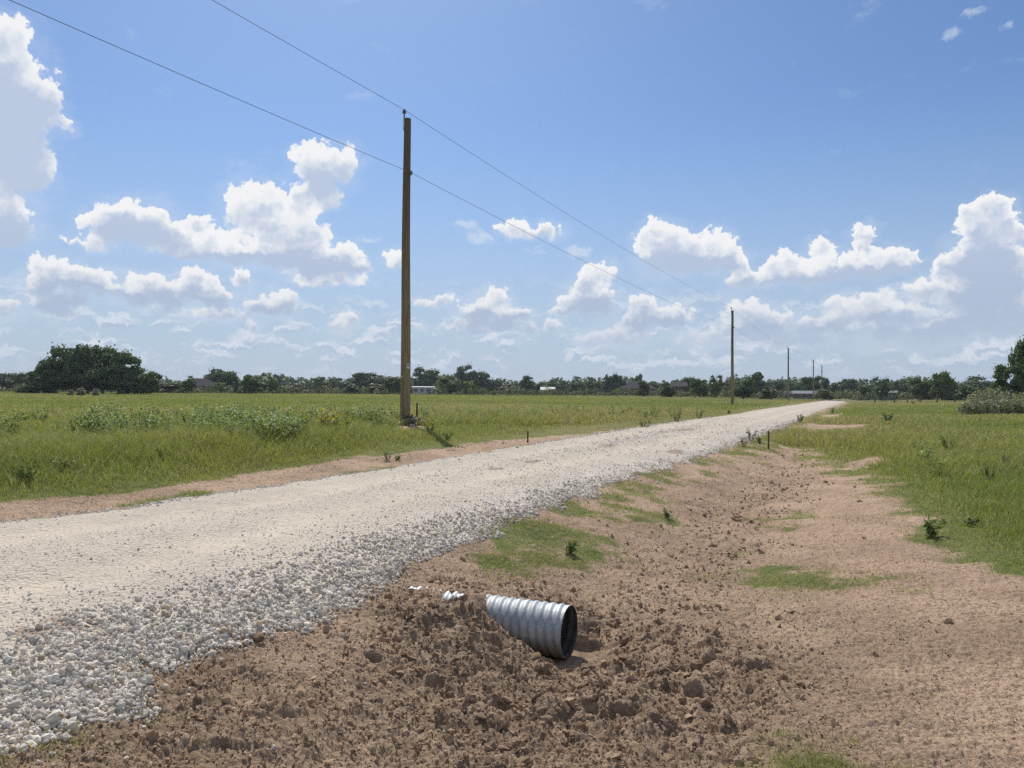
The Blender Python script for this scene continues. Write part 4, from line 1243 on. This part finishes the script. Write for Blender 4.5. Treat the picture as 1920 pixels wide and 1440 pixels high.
# grey green brush heap at the right edge
cols = [(px, 731 + 34 * max(0, (1836 - px) / 36.0) ** 1.3 + RT.uniform(-2, 8) - 5 * math.sin((px - 1800) * 0.03), RT.uniform(52, 62), RT.uniform(7, 12)) for px in np.arange(1802, 1990, 3.0)]
cols += [(px, 749 + RT.uniform(-3, 6), RT.uniform(49, 53), RT.uniform(5, 9)) for px in np.arange(1806, 1990, 3.0)]
br = leaf_mass('brush_heap', cols, 'pale', 0.50, 'large grey green heap of cut brush and weeds at the right edge of the pasture', 'brush heap', 110)
del br['kind']
for i, (px, top, w_, d_) in enumerate([(132, 729, 12, 118), (152, 727, 18, 116), (180, 730, 12, 120)]):
    tree(px, top, 738, w_, d_, 'bush', 'pale', ['small pale round bush at the foot of the big dark clump, leftmost of three', 'largest pale round bush of three before the big dark clump',
         'small pale bush before the big dark clump, rightmost of three'][i], v=i, name='bush', cat='bush', group='pale bushes before the dark clump')

# ------------------------------------------------------------------ utility poles and lines
mt, T, b, o = material('treated_pine')
P = T.node('ShaderNodeTexCoord').outputs['Object']
g1 = T.noise(T.vec('MULTIPLY', P, (14, 14, 0.35)), 1.0, 5.0, 0.65); g2 = T.noise(P, 0.8, 4.0, 0.6); g3 = T.noise(T.vec('MULTIPLY', P, (60, 60, 1.2)), 1.0, 3.0, 0.6)
col = T.mix(T.smooth(g1, 0.35, 0.65), (0.20, 0.152, 0.092, 1), (0.36, 0.280, 0.170, 1))
col = T.mix(T.math('MULTIPLY', T.smooth(g3, 0.54, 0.64), 0.7), col, (0.07, 0.047, 0.03, 1))
sz_ = T.node('ShaderNodeSeparateXYZ'); T.put(sz_.inputs[0], P)
col = T.mix(T.math('MULTIPLY', T.smooth(sz_.outputs[2], 2.0, 9.5), 0.75), col, (0.085, 0.072, 0.055, 1))  # upper shaft darkened in colour, as if seen against the light
T.put(b.inputs['Base Color'], col); b.inputs['Roughness'].default_value = 0.85; b.inputs['Specular IOR Level'].default_value = 0.2
bp = T.node('ShaderNodeBump'); bp.inputs['Strength'].default_value = 0.5; bp.inputs['Distance'].default_value = 0.01; T.put(bp.inputs['Height'], g1); T.l.new(bp.outputs[0], b.inputs['Normal'])
M_POLE = mt
M_POLY = simple('grey_polymer', (0.10, 0.145, 0.150), 0.5, var=0.1); M_STEELB = simple('bracket_steel', (0.22, 0.27, 0.27), 0.5, 0.5, var=0.1)
M_TAG = simple('white_tag', (0.70, 0.68, 0.62), 0.6, var=0.08, scale=20); M_DARK = simple('dark_mark', (0.03, 0.022, 0.018), 0.8, var=0.1); M_WIRE = simple('aluminium_wire', (0.13, 0.14, 0.16), 0.6, 0.3, var=0.05)
H_POLE = 10.55
pole_defs = [(759.5, 26.5, 'tall weathered brown pole standing nearest, in the meadow edge beside a steel post'), (1373, 86.0, 'second pole, dark and slender, near the lane right of the middle'),
             (1478, 156.0, 'third pole from the camera, in front of the low trees near the white truck'), (1525, 209.0, 'fourth pole, small and thin, beside the grey barn'),
             (1541, 246.0, 'fifth and farthest pole, smallest of the row by the end of the lane')]
tops = []
line = Vector((28.3, 59.5, 0)).normalized(); side = Vector((line.y, -line.x, 0))
proto = None
for i, (px, d, lab) in enumerate(pole_defs):
    x, y = at(px, d); z = NEAR_Z(x, y)
    if proto is None:
        p = proto = thing('utility_pole', lab, 'utility pole', (x, y, z), 'wooden utility poles along the lane')
        zs = np.linspace(-0.4, H_POLE, 24)
        g = Geo(); g.tube([(0.012 * math.sin(zz * 0.7), 0.01 * math.cos(zz * 0.5), zz) for zz in zs], [0.182 - 0.064 * max(0, zz) / H_POLE for zz in zs], 24)
        # slanted roof cut of the pole top
        g.make('shaft', M_POLE, p, True)
        bx0 = side * -0.125
        g = Geo(); g.box((bx0.x, bx0.y, H_POLE - 0.10), (0.05, 0.05, 0.62)); g.box((bx0.x * 0.9, bx0.y * 0.9, H_POLE - 0.32), (0.09, 0.09, 0.05)); g.tube([(bx0.x, bx0.y, H_POLE + 0.2), (bx0.x, bx0.y, H_POLE + 0.30)], 0.018, 8)
        br_ = g.make('pole_top_bracket', M_STEELB, p, bevel=0.006)
        g = Geo()
        zz = H_POLE + 0.20
        prof = [(0.030, 0), (0.072, 0.015), (0.074, 0.035), (0.045, 0.05), (0.066, 0.066), (0.068, 0.085), (0.040, 0.10), (0.050, 0.115), (0.052, 0.135), (0.030, 0.15), (0.02, 0.152)]
        g.tube([(bx0.x, bx0.y, zz + q[1]) for q in prof], [q[0] for q in prof], 16)
        g.make('insulator', M_POLY, br_, True)
        zn = 7.62 - 0 + EYE - z
        s1 = side * 0.19
        g = Geo(); g.tube([tuple(side * -0.17 + Vector((0, 0, zn))), tuple(side * 0.20 + Vector((0, 0, zn)))], 0.012, 8); g.box((s1.x * 0.86, s1.y * 0.86, zn), (0.05, 0.05, 0.16))
        nb = g.make('neutral_bracket', M_STEELB, p)
        g = Geo(); prof = [(0.030, -0.05), (0.044, -0.04), (0.030, -0.012), (0.030, 0.012), (0.044, 0.04), (0.030, 0.05)]
        g.tube([tuple(s1 + Vector((0, 0, zn + q[1]))) for q in prof], [q[0] for q in prof], 12); g.make('spool_insulator', M_POLY, nb, True)
        # number plate nailed to the shaft, brand mark below it
        cd = Vector((-x, -y, 0)).normalized(); sd = Vector((-cd.y, cd.x, 0))
        for nm, off_, zz, ww, hh, mm in (('tag_plate', 0.095, 1.98, 0.10, 0.16, M_TAG), ('nail_disc', -0.105, 1.62, 0.035, 0.04, M_TAG)):
            ps = cd * 0.166 + sd * off_ * 0.98
            rz_ = math.atan2(cd.y, cd.x) - math.pi / 2 + off_ * 5
            g = Geo(); g.box((ps.x, ps.y, zz), (ww, 0.02, hh), rz_); pl = g.make(nm, mm, p)
            if nm == 'tag_plate':
                ps2 = ps + cd * 0.012; g = Geo(); g.box((ps2.x, ps2.y, zz + 0.03), (0.055, 0.008, 0.05), rz_); g.make('dark_mark', M_DARK, pl)
    else:
        p = proto.copy(); scene.collection.objects.link(p); p.location = (x, y, z); p['label'] = lab
        for ch in list(proto.children):
            if ch.name.startswith(('tag_plate', 'nail_disc')): continue
            c = ch.copy(); scene.collection.objects.link(c); c.parent = p
            for gc in ch.children:
                c2 = gc.copy(); scene.collection.objects.link(c2); c2.parent = c
    tops.append((Vector((x, y, z + H_POLE + 0.33)) + side * -0.125, Vector((x, y, z + zn)) + side * 0.19))
back = [tops[0][0] - Vector((28.3, 59.5, 0)), tops[0][1] - Vector((28.3, 59.5, 0))]


def span(g, p, q, sag, r, n=28):
    pts = []
    for i in range(n + 1):
        t = i / n; w_ = p.lerp(q, t); w_.z -= 4 * sag * t * (1 - t); pts.append(w_)
    g.tube(pts, r, 6)


for k, (nm, lab, r_) in enumerate((('power_line', 'upper bare wire running over the tops of all the poles', 0.0072), ('neutral_line', 'lower wire fixed to the sides of all the poles', 0.0072))):
    g = Geo(); span(g, back[k], tops[0][k], (0.36, 0.57)[k], r_)
    for i in range(4):
        L_ = (tops[i + 1][k] - tops[i][k]).length
        span(g, tops[i][k], tops[i + 1][k], 0.42 * (L_ / 66) ** 2, r_)
    tag(g.make(nm, M_WIRE), lab, 'power line')

# small distribution poles of the neighbouring road, far left
for px, d, top, lab in ((311, 260, 704, 'tiny far pole between the big dark clump and the grey farmhouse'), (559, 300, 706, 'tiny far pole with a crossarm above the trees left of the big pole')):
    x, y = at(px, d); z = NEAR_Z(x, y); v_ = ray(px, top); h = EYE + v_.z / v_.y * y - z
    p = thing('utility_pole', lab, 'utility pole', (x, y, z), 'tiny poles of the neighbouring road')
    g = Geo(); g.tube([(0, 0, -0.3), (0, 0, h)], [0.20, 0.14], 10); g.make('shaft', M_POLE, p, True)
    g = Geo(); g.box((0, -0.18, h - 0.5), (2.2 if px > 400 else 0.9, 0.12, 0.14)); g.make('crossarm', M_POLE, p)

# ------------------------------------------------------------------ stakes, post, fence
M_STAKE = simple('stake_wood', (0.11, 0.085, 0.05), 0.9, var=0.3, scale=14, bump=0.3); M_RUST = simple('rusty_steel', (0.055, 0.042, 0.036), 0.75, 0.3, var=0.3, scale=20)


def gz1(x, y): return float(ground_z(np.array([x]), np.array([y]))[0])


for px, base, top, r_, lab, nm in ((1441, 843, 808, 0.020, 'short wooden survey stake on the right shoulder of the lane beside leafy weeds', 'survey_stake'),
                                   (989.5, 830, 808, 0.018, 'short wooden survey stake at the left edge of the lane by the meadow', 'survey_stake')):
    x, y = gp(px, base); z = gz1(x, y); v_ = ray(px, top); h = EYE + v_.z / v_.y * y - z
    t = thing(nm, lab, 'stake', (x, y, z), rz=0.5)
    g = Geo(); g.box((0, 0, h * 0.42), (r_ * 2, r_ * 1.5, h * 1.16)); g.make('stake_body', M_STAKE, t, bevel=0.003)
    g = Geo(); g.box((0, 0, h - 0.012), (r_ * 2.1, r_ * 1.6, 0.03), taper=0.7); g.make('stake_top', M_STAKE, t)
x, y = at(782, 26.4); z = gz1(x, y); v_ = ray(782, 756); h = EYE + v_.z / v_.y * y - z
t = thing('fence_post', 'thin dark steel T post standing just right of the nearest pole', 'fence post', (x, y, z))
g = Geo(); g.box((0, 0, h / 2 - 0.1), (0.055, 0.010, h + 0.2)); g.box((0, 0.022, h / 2 - 0.1), (0.010, 0.036, h + 0.2)); g.make('post_web', M_RUST, t)
Geo().box((0, -0.009, h - 0.10), (0.04, 0.012, 0.12)).make('painted_tip', M_STAKE, t)
fn = thing('wire_fence', 'sagging wire fence on dark posts before the green trees at right', 'fence', (*at(1715, 132), 0.0))
fx, fy = fn.location[0], fn.location[1]; prev = None; gw = Geo()
for px, hh in ((1640, 1.1), (1677, 1.35), (1701, 1.25), (1725, 1.15), (1757, 1.5), (1790, 1.2), (1824, 1.2)):
    x, y = at(px, 132 - (px - 1640) * 0.05); z = NEAR_Z(x, y)
    g = Geo(); g.tube([(x - fx, y - fy, z - 0.2), (x - fx + 0.04, y - fy, z + hh)], [0.11, 0.09], 8); g.make('post', M_STAKE, fn)
    if prev:
        for k in (0.35, 0.7, 1.02): gw.tube([(prev[0] - fx, prev[1] - fy, prev[2] + k), ((prev[0] + x) / 2 - fx, (prev[1] + y) / 2 - fy, (prev[2] + z) / 2 + k - 0.06), (x - fx, y - fy, z + k)], 0.012, 4)
    prev = (x, y, z)
gw.make('wires', M_RUST, fn)

# ------------------------------------------------------------------ far buildings and vehicles
M_ROOF = simple('grey_shingles', (0.045, 0.045, 0.050), 1.0, var=0.2, scale=1.5); M_TINROOF = simple('bright_tin', (0.42, 0.43, 0.44), 0.6, 0.0, var=0.08); M_GTIN = simple('grey_tin', (0.16, 0.17, 0.18), 0.8, 0.0, var=0.12)
M_WALLW = simple('white_siding', (0.44, 0.45, 0.45), 0.7, var=0.06); M_WALLB = simple('brick', (0.20, 0.15, 0.12), 0.9, var=0.2, scale=3); M_GLASS = simple('dark_glass', (0.03, 0.035, 0.04), 0.15, var=0.1, spec=0.6)
M_DWALL = simple('dark_boards', (0.075, 0.060, 0.05), 0.9, var=0.2); M_TYRE = simple('tyre_rubber', (0.02, 0.02, 0.02), 0.9, var=0.1)


def roof_geo(w, d, z, hgt, kind='hip', eave=0.4):
    W, D = w / 2 + eave, d / 2 + eave
    rl = (W - D * 0.9 if kind == 'hip' else W)
    V = [(-W, -D, z), (W, -D, z), (W, D, z), (-W, D, z), (-rl, 0, z + hgt), (rl, 0, z + hgt), (-W, -D, z - 0.15), (W, -D, z - 0.15), (W, D, z - 0.15), (-W, D, z - 0.15)]
    F = [(0, 1, 5, 4), (1, 2, 5), (2, 3, 4, 5), (3, 0, 4), (6, 7, 1, 0), (7, 8, 2, 1), (8, 9, 3, 2), (9, 6, 0, 3), (9, 8, 7, 6)]
    g = Geo(); g.add(V, F); return g


def house(name, px, dist, w, d, wall_h, roof_h, label, cat, wall, roof, kind='hip', wins=3, door=True, chimney=None, lift=0.0):
    x, y = at(px, dist); z = NEAR_Z(x, y) + lift
    t = thing(name, label, cat, (x, y, z), rz=-math.atan2(x, y))
    Geo().box((0, 0, wall_h / 2 - 0.3), (w, d, wall_h + 0.6)).make('wall', wall, t)
    r = roof_geo(w, d, wall_h + 0.01, roof_h, kind).make('roof', roof, t)
    if chimney: Geo().box((chimney, 0.2, wall_h + roof_h * 0.75), (0.9, 0.7, roof_h * 0.9)).make('chimney', M_WALLW, r)
    for i in range(wins):
        wx = (i + 0.5) / wins * w - w / 2
        f = Geo().box((wx, -d / 2 - 0.03, wall_h * 0.58), (1.15, 0.08, 1.15)).make('window', M_WALLW, t)
        Geo().box((wx, -d / 2 - 0.075, wall_h * 0.58), (0.95, 0.02, 0.95)).make('pane', M_GLASS, f)
    if door: Geo().box((w * 0.17, -d / 2 - 0.03, 1.0), (0.95, 0.07, 2.0)).make('door', M_DWALL, t)
    return t


house('farmhouse', 374, 255, 11.5, 8, 2.3, 2.6, 'grey roofed farmhouse with a shaded porch left of the large rounded blue green tree', 'house', M_DWALL, M_ROOF)
tr = house('trailer_house', 797, 262, 8.2, 3, 2.5, 0.25, 'long white flat roofed trailer right of the nearest pole below the high rounded tree', 'trailer', M_WALLW, M_TINROOF, 'gable', 4)
Geo().box((-6.4, -0.6, 1.9), (6.0, 3.0, 0.14)).make('awning', M_TINROOF, tr)
for k in (-9.0, -4.2): Geo().tube([(k, -1.9, -0.3), (k, -1.9, 1.84)], 0.06, 6).make('awning_post', M_WALLW, tr)
house('farmhouse', 1027, 300, 5.0, 7, 1.9, 1.1, 'house with a bright white roof half hidden by scrub', 'house', M_WALLW, M_TINROOF, 'gable', 2, lift=0.2)
house('farmhouse', 1196, 255, 11.5, 9, 2.3, 2.7, 'dark hipped roof house with a pale chimney', 'house', M_WALLB, M_ROOF, chimney=-3.4)
house('farmhouse', 1273, 260, 4.8, 6, 3.2, 1.5, 'tall dark brown house between bushes right of the hipped roof house', 'house', M_DWALL, M_ROOF, 'gable', 1)
house('barn', 1508, 215, 6.0, 7, 1.5, 0.8, 'low grey tin barn beside the fourth pole', 'barn', M_GTIN, M_GTIN, 'gable', 1, False)
house('shed', 1662, 200, 4.5, 4, 2.0, 0.5, 'small open grey shed under the dark spiky topped tree', 'shed', M_GTIN, M_GTIN, 'gable', 1, False)
x, y = at(1456, 205); z = NEAR_Z(x, y)
tk = thing('truck', 'white box truck parked among bushes left of the third pole', 'truck', (x, y, z), rz=-math.atan2(x, y))
Geo().box((-0.9, 0, 1.55), (1.9, 2.2, 1.7)).make('cab', M_WALLW, tk, bevel=0.2)
Geo().box((-0.9, -1.115, 1.85), (1.3, 0.03, 0.7)).make('window', M_GLASS, tk)
Geo().box((2.1, 0, 1.15), (4.0, 2.2, 0.5)).make('flatbed', M_GTIN, tk)
Geo().box((3.4, 0, 1.7), (1.1, 2.0, 0.6)).make('tool_box', M_WALLW, tk)
for wx in (-0.9, 2.6):
    for wy in (-1.0, 1.0):
        Geo().tube([(wx, wy - 0.14, 0.45), (wx, wy + 0.14, 0.45)], 0.47, 16).make('wheel', M_TYRE, tk)

# ------------------------------------------------------------------ weeds
def weed_data(seed, nst, h, spread, leaf, pal, top_pal=None, flowers=None, lean=0.35, dens=16):
    r = np.random.default_rng(seed); g = Geo(); C, Nn, S, Tn = [], [], [], []; FC = []
    for i in range(nst):
        th = r.uniform(0, 6.28); hh = h * r.uniform(0.6, 1.05); L = lean * r.uniform(0.2, 1.0) * hh
        b0 = np.array([math.cos(th) * spread * 0.15 * r.random(), math.sin(th) * spread * 0.15 * r.random(), -0.03])
        tip = b0 + np.array([math.cos(th) * (L + spread * 0.3 * r.random()), math.sin(th) * (L + spread * 0.3 * r.random()), hh])
        mid = (b0 + tip) / 2 + np.array([0, 0, hh * 0.10])
        g.tube([tuple(b0), tuple(mid), tuple(tip)], [0.006 * h / 0.6, 0.0045 * h / 0.6, 0.002], 5)
        for k in range(dens):
            t_ = r.uniform(0.12, 1.0) ** 0.8
            p = (1 - t_) ** 2 * b0 + 2 * t_ * (1 - t_) * mid + t_ * t_ * tip
            ph = r.uniform(0, 6.28); ro = leaf * r.uniform(0.4, 1.4) * (1.3 - 0.5 * t_)
            C.append(p + np.array([math.cos(ph) * ro, math.sin(ph) * ro, r.uniform(-0.3, 0.5) * ro]))
            Nn.append(np.array([math.cos(ph) * 0.7, math.sin(ph) * 0.7, 1.0]) + r.normal(size=3) * 0.45)
            S.append(leaf * r.uniform(0.6, 1.2)); pl = top_pal if (top_pal and t_ > 0.72) else pal
            Tn.append(np.array(pl[r.integers(0, len(pl))]) * r.uniform(0.8, 1.2))
        if flowers is not None:
            for k in range(12): FC.append(tip + r.normal(size=3) * leaf * 1.3)
    Nn = np.array(Nn); Nn /= np.linalg.norm(Nn, axis=1)[:, None]
    out = [g, leaf_quads(np.array(C), Nn, np.array(S), np.array(Tn), r, 2.2)]
    if flowers is not None:
        FC = np.array(FC); n = len(FC); nr_ = r.normal(size=(n, 3)); nr_[:, 2] = np.abs(nr_[:, 2]) + 0.5; nr_ /= np.linalg.norm(nr_, axis=1)[:, None]
        out.append(leaf_quads(FC, nr_, np.full(n, leaf * 0.75), np.array(flowers)[r.integers(0, len(flowers), n)], r, 1.1))
    return out


WG = [(0.150, 0.195, 0.062), (0.125, 0.170, 0.056), (0.180, 0.215, 0.078)]; WP = [(0.27, 0.33, 0.14), (0.36, 0.40, 0.21), (0.19, 0.25, 0.09)]
WD = [(0.090, 0.130, 0.044), (0.110, 0.150, 0.050)]; WY = [(0.40, 0.31, 0.02), (0.46, 0.37, 0.04)]; WB = [(0.10, 0.085, 0.045), (0.13, 0.11, 0.06), (0.075, 0.085, 0.035)]
KINDS = {'pale': dict(nst=11, h=0.75, spread=0.5, leaf=0.034, pal=WG, top_pal=WP, dens=24), 'dark': dict(nst=14, h=0.55, spread=0.5, leaf=0.045, pal=WD, dens=22, lean=0.5),
         'yellow': dict(nst=16, h=0.45, spread=0.7, leaf=0.034, pal=WG, flowers=WY, lean=0.6, dens=14), 'leafy': dict(nst=7, h=0.30, spread=0.25, leaf=0.055, pal=WG, dens=14, lean=0.6),
         'dry': dict(nst=9, h=0.55, spread=0.4, leaf=0.045, pal=WB, top_pal=WG, dens=12)}
WM = {}


def weed_mesh(kind, v):
    if (kind, v) not in WM:
        out = weed_data(300 + 17 * v + len(kind), **KINDS[kind])
        o_ = out[0].make('stems', M_STEM); sm = o_.data; bpy.data.objects.remove(o_)
        WM[(kind, v)] = [sm] + [mesh_np(nm, q[0], q[1], [M_WEED], False, {'tint': q[2]}) for nm, q in zip(('leaves', 'flowers'), out[1:])]
    return WM[(kind, v)]


def weed(px, py, size, kind, label, v=0, group=None, cat='weed', name='weed', sx=1.0):
    x, y = gp(px, py); z = gz1(x, y)
    t = thing(name, label, cat, (x, y, z), group, rz=RT.uniform(0, 6.28)); t.scale = (size * sx, size * sx, size)
    for nm, m_ in zip(('stems', 'leaves', 'flowers'), weed_mesh(kind, v)):
        w_ = link(nm, m_, t)
        if nm == 'flowers': w_['kind'] = 'stuff'
    return t


weed(598, 822, 1.55, 'yellow', 'yellow flowering clump among the tall weeds left of the nearest pole', 0, sx=1.2, name='flowering_weed', cat='flowering weed')
weed(626, 822, 1.25, 'yellow', 'smaller yellow tinged clump at the right side of the yellow flowering clump', 1, name='flowering_weed', cat='flowering weed')
WEEDS = [(555, 838, 0.8, 'dark', 'dark green weed clump at the meadow edge below the yellow flowers'), (510, 845, 0.7, 'dark', 'small dark weed left of the dark clump below the yellow flowers'),
         (45, 908, 0.5, 'dark', 'dark weed clump standing in for a dark gap in the grass at the lower left end of the meadow'), (120, 893, 0.42, 'dark', 'low dark weed standing in for a dark gap right of the lower left dark clump'),  # dark plants added where the grass only has dark gaps
         (310, 868, 0.5, 'dark', 'dark weed clump in the tall grass left of the middle of the verge'), (14, 842, 0.55, 'dark', 'dark round weed at the left picture edge in the meadow'),
         (225, 822, 0.75, 'dark', 'dark leafy weed in the row of pale weeds at left'), (180, 835, 0.85, 'pale', 'bushy pale topped weed at the left end of the weed row'),
         (755, 800, 0.55, 'dry', 'dry weed against the foot of the nearest pole'), (766, 801, 0.5, 'dry', 'second dry weed against the foot of the nearest pole, right side'),
         (806, 812, 0.5, 'dark', 'dark weed on the stony heap right of the nearest pole'), (840, 826, 0.45, 'dark', 'dark weed below the stony heap right of the nearest pole'),
         (727, 866, 0.42, 'dry', 'grey green wilted weed on the left dirt strip beside the lane'), (745, 864, 0.42, 'leafy', 'small leafy weed right of the wilted weed on the dirt strip'),
         (1268, 793, 1.0, 'pale', 'grey green bushy weed on the left edge of the lane'), (1310, 786, 0.9, 'pale', 'second grey green weed on the left edge of the lane, farther on'),
         (1366, 776, 0.9, 'leafy', 'small weed on the left edge of the lane beyond the second grey green one'), (1208, 803, 0.7, 'dark', 'dark thistle like weed left of the grey green bushy weed'),
         (1408, 828, 0.85, 'dry', 'reddish brown leafy weed left of the stake on the right shoulder'), (1425, 832, 0.8, 'leafy', 'green weed touching the stake on the right shoulder'),
         (1395, 838, 0.6, 'dry', 'low brown weed at the gravel edge left of the reddish weed'), (1560, 776, 1.1, 'dry', 'brownish bushy weed at the right edge of the lane far off'),
         (1500, 792, 0.8, 'dark', 'dark weed on the right gravel edge halfway along the lane'), (1744, 1008, 0.85, 'leafy', 'dark green leafy clump on the soil at the edge of the right pasture'),
         (1068, 1036, 0.55, 'leafy', 'upright leafy weed on the bank above the culvert'), (1252, 972, 0.45, 'leafy', 'low leafy weed on the soil right of the bank grass'),
         (1820, 990, 0.5, 'leafy', 'broad leaved weed in the pasture grass right of the leafy clump'), (1885, 880, 0.6, 'pale', 'pale topped tall weed near the right picture edge'),
         (1664, 792, 1.0, 'dark', 'dark weed in the pasture beyond the sandy patch'), (1712, 758, 0.9, 'dark', 'small dark weed in the far right pasture below the fence'),
         (1855, 905, 0.6, 'pale', 'pale weed in the pasture left of the tall pale topped weed'), (1780, 850, 0.8, 'pale', 'greyish weed in the middle of the right pasture'),
         (40, 800, 0.75, 'dark', 'left one of two dark weeds at the far left of the meadow'), (75, 800, 0.7, 'dark', 'right one of two dark weeds at the far left of the meadow')]
for i, (px, py, sz, kd, lab) in enumerate(WEEDS):
    weed(px, py, sz, kd, lab, i % 2)
# the dense row of pale topped weeds left of the lane, a mass of plants
spots = []
r = np.random.default_rng(5)
for (x0, x1, y0, y1, n_) in ((370, 560, 786, 842, 110), (130, 370, 806, 838, 44), (560, 745, 785, 806, 50), (640, 700, 790, 812, 10), (785, 1010, 776, 792, 60), (1010, 1300, 770, 786, 40), (0, 380, 780, 830, 22), (1700, 1919, 800, 930, 5)):
    for k in range(n_):
        spots.append((r.uniform(x0, x1), y1 - (y1 - y0) * r.random() ** 1.2, r.uniform(0.55, 1.05) * (0.8 if x0 > 700 else 1.05)))
SV, SF, SC = [], [], []; off = 0
for i, (px, py, sz) in enumerate(spots):
    q = gp(px, py); d_ = math.hypot(*q)
    if d_ > 70 or (560 < px < 660 and py > 796): continue
    me = weed_mesh('pale', i % 4)[1]
    V = np.empty(len(me.vertices) * 3, np.float32); me.vertices.foreach_get('co', V); V = V.reshape(-1, 3)
    F = np.arange(len(V)).reshape(-1, 4); C = np.empty(len(V) * 4, np.float32); me.attributes['tint'].data.foreach_get('color', C)
    th = r.uniform(0, 6.28); c_, s_ = math.cos(th) * sz, math.sin(th) * sz
    P_w = np.stack([V[:, 0] * c_ - V[:, 1] * s_ + q[0], V[:, 0] * s_ + V[:, 1] * c_ + q[1], V[:, 2] * sz + gz1(*q)], 1)
    SV.append(P_w); SF.append(F + off); SC.append(C.reshape(-1, 4)); off += len(V)
me = mesh_np('tall_weeds', np.vstack(SV), np.vstack(SF), [M_WEED], False, {'tint': np.vstack(SC)})
tag(link('tall_weeds', me), 'dense pale topped weeds in the meadow on both sides of the nearest pole', 'weeds', kind='stuff')

# heap of dug earth and pale stones at the foot of the nearest pole
hx, hy = at(768, 26.0); hz_ = gz1(hx, hy)
n = 260; px_ = RT.normal(0, 0.55, n); py_ = RT.normal(-0.1, 0.35, n); sz = np.minimum(RT.lognormal(math.log(0.06), 0.4, n), 0.16)
zz = 0.20 * np.exp(-(px_ / 0.5) ** 2 - (py_ / 0.4) ** 2)
tn = np.where((RT.random(n) < 0.16)[:, None], np.array([[0.52, 0.48, 0.42]]), np.array([[0.13, 0.10, 0.075]]) * RT.uniform(0.6, 1.4, (n, 1)))
me = scatter_mesh('earth_heap', lumps, np.stack([px_ + 0.1, py_, zz + sz * 0.2], 1), sz, rand_rot(n, RT), tn, M_CLOD, True)
tag(link('earth_heap', me, None, (hx, hy, hz_)), 'low heap of dug earth and pale stones around the foot of the nearest pole', 'earth heap', kind='stuff')

# ------------------------------------------------------------------ summer haze
hm = bpy.data.materials.new('haze_air'); hm.use_nodes = True
T = NT(hm.node_tree); T.n.clear()
pv = T.node('ShaderNodeVolumePrincipled'); pv.inputs['Color'].default_value = (0.80, 0.88, 1.0, 1); pv.inputs['Density'].default_value = HAZE; pv.inputs['Anisotropy'].default_value = 0.2
ho = T.node('ShaderNodeOutputMaterial'); T.l.new(pv.outputs[0], ho.inputs['Volume'])
if HAZE > 0:
    g = Geo(); g.box((0, 0, 5.5), (3300, 3300, 21)); hz_o = g.make('haze', hm); tag(hz_o, 'pale summer haze over the fields', 'haze', kind='stuff')

# ------------------------------------------------------------------ render settings
cy = scene.cycles
cy.use_denoising = False
cy.max_bounces = 5; cy.diffuse_bounces = 3; cy.glossy_bounces = 2; cy.transmission_bounces = 3; cy.transparent_max_bounces = 4
cy.sample_clamp_indirect = 4.0
cy.use_adaptive_sampling = True; cy.adaptive_threshold = 0.005; cy.adaptive_min_samples = 64
